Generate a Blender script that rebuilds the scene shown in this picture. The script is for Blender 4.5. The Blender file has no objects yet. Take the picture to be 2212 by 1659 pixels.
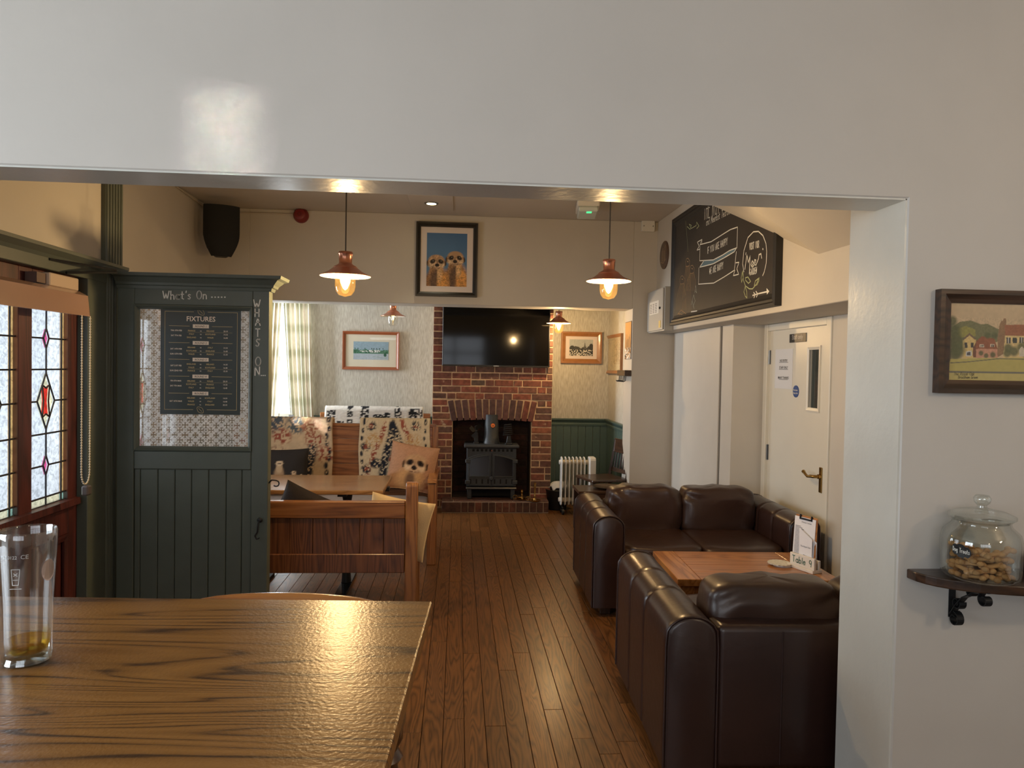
import bpy, bmesh, math, random
import numpy as np
from mathutils import Vector, Matrix
random.seed(7); RNG = np.random.default_rng(7)
PI = math.pi
scene = bpy.context.scene
COL = scene.collection

# ---------------------------------------------------------------- camera
FW, FH, FPX, CAMH = 2212.0, 1659.0, 1560.0, 1.6
def _axes(y, p, r):
    f = Vector((math.sin(y)*math.cos(p), math.cos(y)*math.cos(p), math.sin(p)))
    r0 = Vector((math.cos(y), -math.sin(y), 0)); u0 = r0.cross(f)
    return math.cos(r)*r0+math.sin(r)*u0, -math.sin(r)*r0+math.cos(r)*u0, f
CR, CU, CF = _axes(.0748, -.0234, .0181)
cam_d = bpy.data.cameras.new('camera'); cam = bpy.data.objects.new('camera', cam_d); COL.objects.link(cam)
cam_d.sensor_width = 36; cam_d.lens = 36*FPX/FW; cam_d.clip_start = .02
cam.matrix_world = Matrix(((CR.x, CU.x, -CF.x, 0), (CR.y, CU.y, -CF.y, 0), (CR.z, CU.z, -CF.z, CAMH), (0, 0, 0, 1)))
scene.camera = cam
def P(x, y, ax, val):
    """photo pixel -> world point on the plane axis=val (a wall, floor or table top)"""
    d = CF+CR*((x-FW/2)/FPX)-CU*((y-FH/2)/FPX); i = 'xyz'.index(ax)
    t = (val-(0, 0, CAMH)[i])/d[i]
    return Vector((0, 0, CAMH))+d*t

# ---------------------------------------------------------------- world, daylight, exposure
scene.view_settings.view_transform = 'Standard'; scene.view_settings.look = 'None'
scene.view_settings.gamma = 1; scene.view_settings.use_curve_mapping = False
scene.view_settings.exposure = 0.0
try: scene.cycles.use_denoising = True
except Exception: pass
scene.cycles.max_bounces = 10; scene.cycles.transparent_max_bounces = 24
scene.cycles.caustics_reflective = False; scene.cycles.caustics_refractive = False
scene.cycles.sample_clamp_indirect = 4.0
wd = bpy.data.worlds.new('sky'); scene.world = wd; wd.use_nodes = True
bg = wd.node_tree.nodes['Background']; bg.inputs[0].default_value = (.72, .85, 1, 1); bg.inputs[1].default_value = 1.6
def area(name, loc, direction, sx, sy, power, color):
    l = bpy.data.lights.new(name, 'AREA'); l.shape = 'RECTANGLE'; l.size = sx; l.size_y = sy; l.energy = power; l.color = color
    o = bpy.data.objects.new(name, l); COL.objects.link(o); o.location = loc
    o.rotation_euler = Vector(direction).to_track_quat('-Z', 'Y').to_euler()
    return o
DAY = (.86, .93, 1.0)
# daylight outside each window of the two rooms
area('daylight_leaded_door', (-2.18, 3.05, 1.45), (1, 0, -.05), 1.05, 1.3, 13, DAY)
area('daylight_back_window', (-2.1, 9.0, 1.65), (.15, -1, -.05), .9, 1.4, 70, DAY)
area('daylight_side_window', (-3.3, 7.9, 1.7), (1, -.12, -.1), 1.0, 1.35, 220, DAY)
area('daylight_lounge_window', (-2.8, 4.95, 1.5), (1, 0, -.1), 1.15, 1.1, 34, DAY)
area('daylight_bar_window', (-3.75, .1, 1.8), (1, .15, 0), 2.2, 1.5, 118, (.80, .91, 1.0))
area('daylight_rear_windows', (-.9, -3.3, 1.9), (0, 1, 0), 3.2, 1.4, 44, (.95, .96, 1.0))
def lamp(name, loc, power, color, size=.08):
    l = bpy.data.lights.new(name, 'POINT'); l.energy = power; l.color = color; l.shadow_soft_size = size
    o = bpy.data.objects.new(name, l); COL.objects.link(o); o.location = loc
lamp('bar_ceiling_lamp', (2.5, .1, 2.35), 26, (1, .76, .5)); lamp('bar_counter_lamp', (.6, -1.8, 2.5), 14, (1, .80, .58))
g_ = area('sunlight_bounced_from_the_street', (-4.4, -.95, 2.08), (3.64, 3.15, .17), .2, .28, .16, (1, .98, .95)); g_.data.spread = math.radians(1.3)
g_ = area('sunlight_on_settle', (-3.25, 4.17, 2.06), (2.0, 2.17, -.97), .16, .07, .35, (1, .97, .9)); g_.data.spread = math.radians(2)

# ---------------------------------------------------------------- helpers: colour, materials
def lin(c, a=1.0):
    if isinstance(c, str): c = tuple(int(c[i:i+2], 16) for i in (0, 2, 4))
    o = []
    for x in c[:3]:
        x = x/255.0; o.append(x/12.92 if x <= .04045 else ((x+.055)/1.055)**2.4)
    return (*o, a)
MATS = {}
def nmat(name):
    m = bpy.data.materials.new(name); m.use_nodes = True; MATS[name] = m
    nt = m.node_tree; b = nt.nodes['Principled BSDF']
    return m, nt, b
def link(nt, a, b): nt.links.new(a, b)
def node(nt, t, **kw):
    n = nt.nodes.new(t)
    for k, v in kw.items():
        if k in n.inputs.keys() if isinstance(k, str) else False: n.inputs[k].default_value = v
        else: setattr(n, k, v)
    return n
def ramp(nt, stops):
    r = nt.nodes.new('ShaderNodeValToRGB'); e = r.color_ramp.elements
    e[0].position, e[0].color = stops[0][0], stops[0][1]
    e[1].position, e[1].color = stops[-1][0], stops[-1][1]
    for p, c in stops[1:-1]:
        x = e.new(p); x.color = c
    return r
def plain(name, c, rough=.5, metal=0, coat=0, noise=0.0, nscale=8, bump=0.0, bscale=60, spec=.5, emit=None, estr=0):
    m, nt, b = nmat(name)
    b.inputs['Base Color'].default_value = lin(c); b.inputs['Roughness'].default_value = rough
    b.inputs['Metallic'].default_value = metal; b.inputs['Coat Weight'].default_value = coat; b.inputs['Coat Roughness'].default_value = .15
    b.inputs['Specular IOR Level'].default_value = spec
    if emit: b.inputs['Emission Color'].default_value = lin(emit); b.inputs['Emission Strength'].default_value = estr
    if noise or bump: tc = node(nt, 'ShaderNodeTexCoord')
    if noise:
        n = node(nt, 'ShaderNodeTexNoise'); n.inputs['Scale'].default_value = nscale; n.inputs['Detail'].default_value = 5
        link(nt, tc.outputs['Object'], n.inputs['Vector'])
        c0 = [max(0, x*(1-noise)) for x in lin(c)[:3]]+[1]; c1 = [min(1, x*(1+noise)) for x in lin(c)[:3]]+[1]
        r = ramp(nt, [(.3, c0), (.7, c1)]); link(nt, n.outputs['Fac'], r.inputs[0]); link(nt, r.outputs[0], b.inputs['Base Color'])
    if bump:
        n = node(nt, 'ShaderNodeTexNoise'); n.inputs['Scale'].default_value = bscale; n.inputs['Detail'].default_value = 4
        link(nt, tc.outputs['Object'], n.inputs['Vector'])
        bp = node(nt, 'ShaderNodeBump'); bp.inputs['Strength'].default_value = bump; bp.inputs['Distance'].default_value = .004
        link(nt, n.outputs['Fac'], bp.inputs['Height']); link(nt, bp.outputs[0], b.inputs['Normal'])
    return m
def wood(name, dark, mid, light, axis='x', rough=.35, coat=.2, scale=1.0, vary=.25, contrast=1.0, ring=16.0, stops=(.12, .42, .85), dist=.35, peel=0.0):
    """grain running along the local axis; each object shifts it by its own random number"""
    m, nt, b = nmat(name)
    tc = node(nt, 'ShaderNodeTexCoord'); oi = node(nt, 'ShaderNodeObjectInfo')
    mul = node(nt, 'ShaderNodeMath', operation='MULTIPLY'); mul.inputs[1].default_value = 37.0
    link(nt, oi.outputs['Random'], mul.inputs[0])
    add = node(nt, 'ShaderNodeVectorMath', operation='ADD'); link(nt, tc.outputs['Object'], add.inputs[0]); link(nt, mul.outputs[0], add.inputs[1])
    mp = node(nt, 'ShaderNodeMapping'); link(nt, add.outputs[0], mp.inputs[0])
    s = [1.0, 1.0, 1.0]; s['xyz'.index(axis)] = .09
    mp.inputs['Scale'].default_value = [k*scale for k in s]
    n1 = node(nt, 'ShaderNodeTexNoise'); n1.inputs['Scale'].default_value = 5.0; n1.inputs['Detail'].default_value = 2; n1.inputs['Distortion'].default_value = dist
    link(nt, mp.outputs[0], n1.inputs['Vector'])
    m1 = node(nt, 'ShaderNodeMath', operation='MULTIPLY'); m1.inputs[1].default_value = ring; link(nt, n1.outputs['Fac'], m1.inputs[0])
    fr = node(nt, 'ShaderNodeMath', operation='PINGPONG'); fr.inputs[1].default_value = .5; link(nt, m1.outputs[0], fr.inputs[0])
    n2 = node(nt, 'ShaderNodeTexNoise'); n2.inputs['Scale'].default_value = 90.0; n2.inputs['Detail'].default_value = 3; link(nt, mp.outputs[0], n2.inputs['Vector'])
    a1 = node(nt, 'ShaderNodeMath', operation='MULTIPLY_ADD'); link(nt, n2.outputs['Fac'], a1.inputs[0]); a1.inputs[1].default_value = .5*contrast; link(nt, fr.outputs[0], a1.inputs[2])
    r = ramp(nt, [(stops[0], lin(dark)), (stops[1], lin(mid)), (stops[2], lin(light))]); link(nt, a1.outputs[0], r.inputs[0])
    hv = node(nt, 'ShaderNodeHueSaturation'); link(nt, r.outputs[0], hv.inputs['Color'])
    mr = node(nt, 'ShaderNodeMapRange'); mr.inputs['To Min'].default_value = 1-vary; mr.inputs['To Max'].default_value = 1+vary
    link(nt, oi.outputs['Random'], mr.inputs['Value']); link(nt, mr.outputs[0], hv.inputs['Value'])
    link(nt, hv.outputs[0], b.inputs['Base Color'])
    b.inputs['Roughness'].default_value = rough; b.inputs['Coat Weight'].default_value = coat; b.inputs['Coat Roughness'].default_value = .2
    bp = node(nt, 'ShaderNodeBump'); bp.inputs['Strength'].default_value = .12; bp.inputs['Distance'].default_value = .003
    link(nt, n2.outputs['Fac'], bp.inputs['Height']); link(nt, bp.outputs[0], b.inputs['Normal'])
    if peel:
        n3 = node(nt, 'ShaderNodeTexNoise'); n3.inputs['Scale'].default_value = 150; n3.inputs['Detail'].default_value = 2; link(nt, tc.outputs['Object'], n3.inputs['Vector'])
        b2 = node(nt, 'ShaderNodeBump'); b2.inputs['Strength'].default_value = peel; b2.inputs['Distance'].default_value = .004; link(nt, n3.outputs['Fac'], b2.inputs['Height']); link(nt, bp.outputs[0], b2.inputs['Normal']); link(nt, b2.outputs[0], b.inputs['Normal'])
    return m
def attr_mat(name, rough=.55, coat=0.0, bump=0.0, bscale=300, translucent=0.0):
    """colour from the mesh's own painted colour attribute (prints and woven patterns)"""
    m, nt, b = nmat(name)
    at = node(nt, 'ShaderNodeAttribute', attribute_name='Col'); link(nt, at.outputs['Color'], b.inputs['Base Color'])
    b.inputs['Roughness'].default_value = rough; b.inputs['Coat Weight'].default_value = coat; b.inputs['Coat Roughness'].default_value = .05
    b.inputs['Specular IOR Level'].default_value = .3
    if bump:
        tc = node(nt, 'ShaderNodeTexCoord'); n = node(nt, 'ShaderNodeTexNoise'); n.inputs['Scale'].default_value = bscale
        link(nt, tc.outputs['Object'], n.inputs['Vector']); bp = node(nt, 'ShaderNodeBump'); bp.inputs['Strength'].default_value = bump; bp.inputs['Distance'].default_value = .006
        link(nt, n.outputs['Fac'], bp.inputs['Height']); link(nt, bp.outputs[0], b.inputs['Normal'])
    if translucent:
        out = nt.nodes['Material Output']; tl = node(nt, 'ShaderNodeBsdfTranslucent'); link(nt, at.outputs['Color'], tl.inputs[0])
        mx = node(nt, 'ShaderNodeMixShader'); mx.inputs[0].default_value = translucent
        link(nt, b.outputs[0], mx.inputs[1]); link(nt, tl.outputs[0], mx.inputs[2]); link(nt, mx.outputs[0], out.inputs[0])
    return m
def thin_glass(name, tint=(1, 1, 1), gloss=.09, rough=.02, edge=.5):
    """thin clear glass that lets light through"""
    m, nt, b = nmat(name); nt.nodes.remove(b); out = nt.nodes['Material Output']
    tr = node(nt, 'ShaderNodeBsdfTransparent'); tr.inputs[0].default_value = (*tint, 1)
    gl = node(nt, 'ShaderNodeBsdfGlossy'); gl.inputs['Roughness'].default_value = rough
    lw = node(nt, 'ShaderNodeLayerWeight'); lw.inputs[0].default_value = .35
    mr = node(nt, 'ShaderNodeMapRange'); mr.inputs['To Min'].default_value = gloss; mr.inputs['To Max'].default_value = edge
    link(nt, lw.outputs['Facing'], mr.inputs['Value'])
    mx = node(nt, 'ShaderNodeMixShader'); link(nt, mr.outputs[0], mx.inputs[0]); link(nt, tr.outputs[0], mx.inputs[1]); link(nt, gl.outputs[0], mx.inputs[2])
    link(nt, mx.outputs[0], out.inputs[0]); return m
def leaded_glass(name, c, scale=48, dark=.62, frost=.35):
    """hammered cathedral glass: tinted, part clear part scattering"""
    m, nt, b = nmat(name); nt.nodes.remove(b); out = nt.nodes['Material Output']
    tc = node(nt, 'ShaderNodeTexCoord'); n = node(nt, 'ShaderNodeTexNoise'); n.inputs['Scale'].default_value = scale; n.inputs['Detail'].default_value = 2; n.inputs['Distortion'].default_value = 1.0
    link(nt, tc.outputs['Object'], n.inputs['Vector'])
    L = lin(c); r = ramp(nt, [(.34, [x*dark for x in L[:3]]+[1]), (.6, L)]); link(nt, n.outputs['Fac'], r.inputs[0])
    tr = node(nt, 'ShaderNodeBsdfTransparent'); link(nt, r.outputs[0], tr.inputs[0])
    tl = node(nt, 'ShaderNodeBsdfTranslucent'); link(nt, r.outputs[0], tl.inputs[0])
    gl = node(nt, 'ShaderNodeBsdfGlossy'); gl.inputs['Roughness'].default_value = .15
    m1 = node(nt, 'ShaderNodeMixShader'); m1.inputs[0].default_value = frost; link(nt, tr.outputs[0], m1.inputs[1]); link(nt, tl.outputs[0], m1.inputs[2])
    m2 = node(nt, 'ShaderNodeMixShader'); m2.inputs[0].default_value = .05; link(nt, m1.outputs[0], m2.inputs[1]); link(nt, gl.outputs[0], m2.inputs[2])
    link(nt, m2.outputs[0], out.inputs[0]); return m
def emissive(name, c, s):
    m, nt, b = nmat(name); b.inputs['Base Color'].default_value = lin(c); b.inputs['Emission Color'].default_value = lin(c); b.inputs['Emission Strength'].default_value = s
    return m

# ---------------------------------------------------------------- helpers: meshes
class M:
    def __init__(s): s.v = []; s.f = []
    def add(s, vs, fs):
        o = len(s.v); s.v += [tuple(p) for p in vs]; s.f += [tuple(i+o for i in f) for f in fs]; return s
    def box(s, x0, x1, y0, y1, z0, z1):
        return s.add([(x, y, z) for z in (z0, z1) for y in (y0, y1) for x in (x0, x1)],
                     [(0, 2, 3, 1), (4, 5, 7, 6), (0, 1, 5, 4), (2, 6, 7, 3), (0, 4, 6, 2), (1, 3, 7, 5)])
    def prism(s, poly, ax, a0, a1):
        n = len(poly)
        def q(u, v, a): return (u, a, v) if ax == 'y' else (a, u, v) if ax == 'x' else (u, v, a)
        return s.add([q(u, v, a0) for u, v in poly]+[q(u, v, a1) for u, v in poly],
                     [tuple(range(n)), tuple(range(2*n-1, n-1, -1))]+[(i, (i+1) % n, n+(i+1) % n, n+i) for i in range(n)])
    def tube(s, path, r, n=8, closed=False, cap=True, sq=(1, 1)):
        path = [Vector(p) for p in path]; k = len(path); rs = r if isinstance(r, (list, tuple)) else [r]*k
        t0 = (path[1]-path[0]).normalized(); up = Vector((0, 0, 1)) if abs(t0.z) < .9 else Vector((1, 0, 0))
        nx = t0.cross(up).normalized(); vs = []
        for i in range(k):
            a = path[(i-1) % k] if (closed or i) else path[i]; b = path[(i+1) % k] if (closed or i < k-1) else path[i]
            t = (b-a).normalized(); nx = (nx-t*nx.dot(t)).normalized(); ny = t.cross(nx)
            vs += [path[i]+nx*(math.cos(2*PI*j/n)*rs[i]*sq[0])+ny*(math.sin(2*PI*j/n)*rs[i]*sq[1]) for j in range(n)]
        fs = []
        for i in range(k if closed else k-1):
            i2 = (i+1) % k
            fs += [(i*n+j, i*n+(j+1) % n, i2*n+(j+1) % n, i2*n+j) for j in range(n)]
        if cap and not closed: fs += [tuple(range(n))[::-1], tuple((k-1)*n+j for j in range(n))]
        return s.add(vs, fs)
    def lathe(s, prof, n=24, c=(0, 0, 0), ax='z', closed=False, cap=True):
        vs = []
        for r, z in prof:
            for j in range(n):
                a = 2*PI*j/n; u, w = r*math.cos(a), r*math.sin(a)
                p = (u, w, z) if ax == 'z' else (u, z, w) if ax == 'y' else (z, u, w)
                vs.append((p[0]+c[0], p[1]+c[1], p[2]+c[2]))
        k = len(prof); fs = []
        for i in range(k if closed else k-1):
            i2 = (i+1) % k
            fs += [(i*n+j, i*n+(j+1) % n, i2*n+(j+1) % n, i2*n+j) for j in range(n)]
        if not closed and cap and max(p[1] for p in prof)-min(p[1] for p in prof) > 1e-6:
            if prof[0][0] > 1e-6: fs.append(tuple(range(n))[::-1])
            if prof[-1][0] > 1e-6: fs.append(tuple((k-1)*n+j for j in range(n)))
        return s.add(vs, fs)
    def ball(s, c, r, nu=12, nv=8, sc=(1, 1, 1)):
        prof = [(math.sin(PI*i/nv)*r+1e-5, -math.cos(PI*i/nv)*r) for i in range(nv+1)]
        o = len(s.v); s.lathe(prof, nu)
        for i in range(o, len(s.v)):
            p = s.v[i]; s.v[i] = (p[0]*sc[0]+c[0], p[1]*sc[1]+c[1], p[2]*sc[2]+c[2])
        return s
    def grid(s, fn, nu, nv, wrap=False):
        vs = [fn(i/(nu-1) if not wrap else i/nu, j/(nv-1)) for j in range(nv) for i in range(nu)]
        fs = [(j*nu+i, j*nu+(i+1) % nu, (j+1)*nu+(i+1) % nu, (j+1)*nu+i) for j in range(nv-1) for i in range(nu if wrap else nu-1)]
        return s.add(vs, fs)
    def stroke(s, pts, w, y=0.0, th=.0008, zs=1):
        """flat ribbon along a polyline in the local x-z plane, facing -y"""
        for (x0, z0), (x1, z1) in zip(pts[:-1], pts[1:]):
            dx, dz = x1-x0, z1-z0; l = math.hypot(dx, dz) or 1e-6; nx, nz = -dz/l*w/2, dx/l*w/2; ex, ez = dx/l*w*.3, dz/l*w*.3
            q = [(x0-ex+nx, z0-ez+nz), (x1+ex+nx, z1+ez+nz), (x1+ex-nx, z1+ez-nz), (x0-ex-nx, z0-ez-nz)]
            s.add([(a, y, b) for a, b in q], [(0, 1, 2, 3)])
        return s
    def mesh(s, name, bevel=0, seg=1, smooth=None, recalc=True):
        me = bpy.data.meshes.new(name); me.from_pydata(s.v, [], s.f)
        if bevel or recalc:
            bm = bmesh.new(); bm.from_mesh(me)
            if recalc: bmesh.ops.recalc_face_normals(bm, faces=bm.faces)
            if bevel:
                es = [e for e in bm.edges if len(e.link_faces) == 2 and e.calc_face_angle(0) > .5]
                bmesh.ops.bevel(bm, geom=es, offset=bevel, segments=seg, profile=.5, affect='EDGES', clamp_overlap=True)
            bm.to_mesh(me); bm.free()
        if smooth:
            me.polygons.foreach_set('use_smooth', [True]*len(me.polygons)); me.set_sharp_from_angle(angle=math.radians(smooth))
        return me
    def obj(s, name, mat, parent=None, bevel=0, seg=1, smooth=None, loc=(0, 0, 0), rot=(0, 0, 0), recalc=True):
        return put(name, s.mesh(name, bevel, seg, smooth, recalc), mat, parent, loc, rot)
def put(name, me, mat, parent=None, loc=(0, 0, 0), rot=(0, 0, 0)):
    if mat is not None and not me.materials: me.materials.append(mat)
    o = bpy.data.objects.new(name, me); COL.objects.link(o); o.parent = parent; o.location = loc
    o.rotation_euler = rot if isinstance(rot, (tuple, list)) else (0, 0, rot)
    return o
def tag(o, label=None, cat=None, group=None, kind=None):
    if label: o['label'] = label
    if cat: o['category'] = cat
    if group: o['group'] = group
    if kind: o['kind'] = kind
    return o
def thing(name, label, cat, loc=(0, 0, 0), rotz=0.0, group=None, kind=None):
    o = bpy.data.objects.new(name, None); COL.objects.link(o); o.empty_display_size = .05
    o.location = loc; o.rotation_euler = (0, 0, rotz) if not isinstance(rotz, (tuple, list)) else rotz
    return tag(o, label, cat, group, kind)
def struct(name, m, mat, label, bevel=0, smooth=None, recalc=True):
    o = m.obj(name, mat, None, bevel, smooth=smooth, recalc=recalc); o['kind'] = 'structure'; o['label'] = label; return o
def copy_tree(o, parent=None):
    c = o.copy(); COL.objects.link(c); c.parent = parent
    for ch in list(o.children): copy_tree(ch, c)
    return c
# ---- lettering
_fc = bpy.data.curves.new('lettering', 'FONT'); _fo = bpy.data.objects.new('lettering', _fc)
def text(m, st, x, z, size, y=0.0, align='CENTER', bold=0.0, sx=1.0, shear=0.0, mirror=False):
    _fc.body = st; _fc.size = 1.0; _fc.align_x = align; _fc.offset = bold; _fc.shear = shear; _fc.resolution_u = 2
    me = bpy.data.meshes.new_from_object(_fo)
    k = -1 if mirror else 1
    m.add([(x+k*v.co.x*size*sx, y, z+v.co.y*size) for v in me.vertices], [tuple(p.vertices) for p in me.polygons])
    bpy.data.meshes.remove(me)
def arc(cx, cz, rx, rz, a0, a1, n=10):
    return [(cx+rx*math.cos(math.radians(a0+(a1-a0)*i/n)), cz+rz*math.sin(math.radians(a0+(a1-a0)*i/n))) for i in range(n+1)]
# hand-drawn capitals and a few small letters, unit height
GL = {
 'A': [[(0, 0), (.3, 1), (.6, 0)], [(.1, .4), (.5, .4)]], 'B': [[(0, 0), (0, 1), (.4, .95), (.45, .7), (.35, .52), (0, .5)], [(.35, .52), (.52, .3), (.4, .03), (0, 0)]],
 'D': [[(0, 0), (0, 1), (.35, .9), (.5, .5), (.35, .1), (0, 0)]], 'E': [[(.45, 1), (0, 1), (0, 0), (.45, 0)], [(0, .5), (.38, .5)]],
 'F': [[(.45, 1), (0, 1), (0, 0)], [(0, .5), (.38, .5)]], 'G': [arc(.3, .5, .3, .5, 50, 310), [(.3, .42), (.52, .42), (.5, .1)]],
 'H': [[(0, 0), (0, 1)], [(.5, 0), (.5, 1)], [(0, .5), (.5, .5)]], 'I': [[(.1, 0), (.1, 1)]], 'L': [[(0, 1), (0, 0), (.42, 0)]],
 'M': [[(0, 0), (.1, 1), (.35, .3), (.6, 1), (.7, 0)]], 'N': [[(0, 0), (0, 1), (.5, 0), (.5, 1)]], 'O': [arc(.3, .5, .3, .5, 0, 360, 14)],
 'P': [[(0, 0), (0, 1), (.4, .95), (.45, .7), (.35, .5), (0, .48)]], 'R': [[(0, 0), (0, 1), (.4, .95), (.45, .7), (.35, .5), (0, .48)], [(.2, .48), (.5, 0)]],
 'S': [[(.45, .85), (.25, 1), (.03, .8), (.2, .55), (.42, .35), (.3, .03), (.1, 0), (0, .15)]], 'T': [[(0, 1), (.55, 1)], [(.28, 1), (.28, 0)]],
 'U': [[(0, 1), (.03, .2), (.25, 0), (.45, .2), (.48, 1)]], 'V': [[(0, 1), (.28, 0), (.55, 1)]], 'W': [[(0, 1), (.2, 0), (.38, .75), (.56, 0), (.78, 1)]],
 'Y': [[(0, 1), (.27, .5), (.55, 1)], [(.27, .5), (.27, 0)]], 'K': [[(0, 0), (0, 1)], [(.45, 1), (0, .45), (.48, 0)]],
 'a': [arc(.22, .28, .22, .28, 30, 390, 10), [(.43, .56), (.43, 0)]], 'h': [[(0, 0), (0, 1)], [(0, .4), (.2, .58), (.38, .45), (.4, 0)]],
 't': [[(.15, .9), (.15, .1), (.35, .02)], [(0, .6), (.35, .6)]], 's': [[(.32, .5), (.15, .58), (.02, .45), (.3, .2), (.2, 0), (0, .08)]],
 'n': [[(0, 0), (0, .58)], [(0, .4), (.2, .58), (.38, .45), (.4, 0)]], 'e': [[(.02, .3), (.4, .32), (.3, .56), (.08, .52), (0, .25), (.15, 0), (.4, .1)]],
 'r': [[(0, 0), (0, .58)], [(0, .38), (.15, .56), (.32, .52)]], 'b': [[(0, 1), (0, 0)], arc(.2, .28, .2, .28, 180, -180, 10)], 'l': [[(.05, 1), (.05, 0)]],
 'd': [arc(.22, .28, .22, .28, 0, 360, 10), [(.44, 1), (.44, 0)]], 'k': [[(0, 1), (0, 0)], [(.35, .55), (0, .25), (.38, 0)]], 'm': [[(0, 0), (0, .58)], [(0, .42), (.16, .58), (.3, .45), (.3, 0)], [(.3, .42), (.46, .58), (.6, .45), (.6, 0)]],
 'o': [arc(.22, .28, .22, .28, 0, 360, 10)], 'c': [arc(.22, .28, .22, .28, 50, 310, 8)], 'y': [[(0, .58), (.2, .08)], [(.42, .58), (.1, -.35)]], 'u': [[(0, .58), (.03, .1), (.2, 0), (.38, .15)], [(.4, .58), (.4, 0)]],
 '9': [arc(.25, .7, .22, .28, 0, 360, 10), [(.47, .7), (.4, 0)]], '.': [[(.08, .0), (.08, .06)]], "'": [[(.1, 1), (.06, .78)]], ' ': [], ',': [[(.1, .05), (.04, -.15)]], '-': [[(0, .4), (.3, .4)]], '"': [[(.05, 1), (.03, .8)], [(.2, 1), (.18, .8)]], 'g': [arc(.22, .28, .22, .28, 0, 360, 10), [(.44, .58), (.42, -.3), (.1, -.35)]], 'i': [[(.05, .58), (.05, 0)], [(.05, .8), (.05, .85)]]}
def hand(m, st, x, z, h, w, y=0.0, gap=.22, slope=0.0, slant=0.0, sx=1.0):
    cx = 0.0
    for ch in st:
        g = GL.get(ch, []); wd_ = max([p[0] for l in g for p in l], default=.35)
        for l in g:
            m.stroke([(x+(cx+px+slant*pz)*h*sx, z+(cx+px)*h*sx*slope+pz*h) for px, pz in l], w, y)
        cx += wd_+gap
    return x+cx*h*sx
# ---- painted prints: a small raster painted in code and kept as a colour attribute
class Canvas:
    def __init__(s, w, h, c): s.w, s.h = w, h; s.a = np.empty((h, w, 3)); s.a[:] = lin(c)[:3]; s.yy, s.xx = np.mgrid[0:h, 0:w]; s.X = (s.xx+.5)/w; s.Y = (s.yy+.5)/h
    def mix(s, mask, c):
        m = np.clip(mask, 0, 1)[..., None]; s.a = s.a*(1-m)+np.array(lin(c)[:3])*m
    def rect(s, x0, y0, x1, y1, c, al=1.0): s.mix(((s.X >= x0) & (s.X < x1) & (s.Y >= y0) & (s.Y < y1))*al, c)
    def ell(s, cx, cy, rx, ry, c, rot=0, soft=.15, al=1.0, asp=None):
        asp = asp or s.h/s.w
        dx, dy = s.X-cx, (s.Y-cy)*asp; ry *= asp; cr, sr = math.cos(rot), math.sin(rot)
        d = np.sqrt(((dx*cr+dy*sr)/rx)**2+((-dx*sr+dy*cr)/ry)**2)
        s.mix(np.clip((1-d)/soft+.5, 0, 1)*al, c)
    def poly(s, pts, c, al=1.0):
        inside = np.zeros(s.X.shape, bool); n = len(pts)
        for i in range(n):
            (x0, y0), (x1, y1) = pts[i], pts[(i+1) % n]
            if y0 == y1: continue
            cond = ((y0 > s.Y) != (y1 > s.Y)) & (s.X < (x1-x0)*(s.Y-y0)/(y1-y0)+x0); inside ^= cond
        s.mix(inside*al, c)
    def line(s, pts, w, c, al=1.0):
        asp = s.h/s.w; m = np.zeros(s.X.shape)
        for (x0, y0), (x1, y1) in zip(pts[:-1], pts[1:]):
            ax, ay, bx, by = x0, y0*asp, x1, y1*asp; px, py = s.X, s.Y*asp
            t = np.clip(((px-ax)*(bx-ax)+(py-ay)*(by-ay))/((bx-ax)**2+(by-ay)**2+1e-9), 0, 1)
            d = np.hypot(px-ax-t*(bx-ax), py-ay-t*(by-ay)); m = np.maximum(m, np.clip((w/2-d)/(w*.3)+.5, 0, 1))
        s.mix(m*al, c)
    def noise(s, cell):
        gh, gw = int(s.h/cell)+3, int(s.w/cell)+3; g = RNG.random((gh, gw)); y, x = s.yy/cell, s.xx/cell
        y0, x0 = y.astype(int), x.astype(int); fy, fx = y-y0, x-x0; fy, fx = fy*fy*(3-2*fy), fx*fx*(3-2*fx)
        return (g[y0, x0]*(1-fx)+g[y0, x0+1]*fx)*(1-fy)+(g[y0+1, x0]*(1-fx)+g[y0+1, x0+1]*fx)*fy
    def shade(s, amt, cell): s.a *= (1+amt*(s.noise(cell)-.5)*2)[..., None]
    def at(s, u, v):
        return s.a[min(s.h-1, max(0, int(v*s.h))), min(s.w-1, max(0, int(u*s.w)))]
def set_col(me, cols):
    at = me.color_attributes.new('Col', 'FLOAT_COLOR', 'POINT')
    a = np.ones((len(cols), 4), np.float32); a[:, :3] = np.clip(cols, 0, 1); at.data.foreach_set('color', a.ravel())
def print_mesh(name, cv, w, h):
    """flat print, local x -w/2..w/2, z 0..h, facing -y"""
    xs = np.linspace(-w/2, w/2, cv.w); zs = np.linspace(h, 0, cv.h)
    vs = np.zeros((cv.h, cv.w, 3)); vs[..., 0] = xs[None, :]; vs[..., 2] = zs[:, None]
    i = np.arange(cv.h*cv.w).reshape(cv.h, cv.w); q = np.stack([i[1:, :-1], i[1:, 1:], i[:-1, 1:], i[:-1, :-1]], -1).reshape(-1, 4)
    me = bpy.data.meshes.new(name); me.from_pydata(vs.reshape(-1, 3).tolist(), [], q.tolist()); set_col(me, cv.a.reshape(-1, 3)); return me
def pane(m, x0, x1, z0, z1, y): return m.add([(x0, y, z0), (x1, y, z0), (x1, y, z1), (x0, y, z1)], [(0, 1, 2, 3)])
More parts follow.
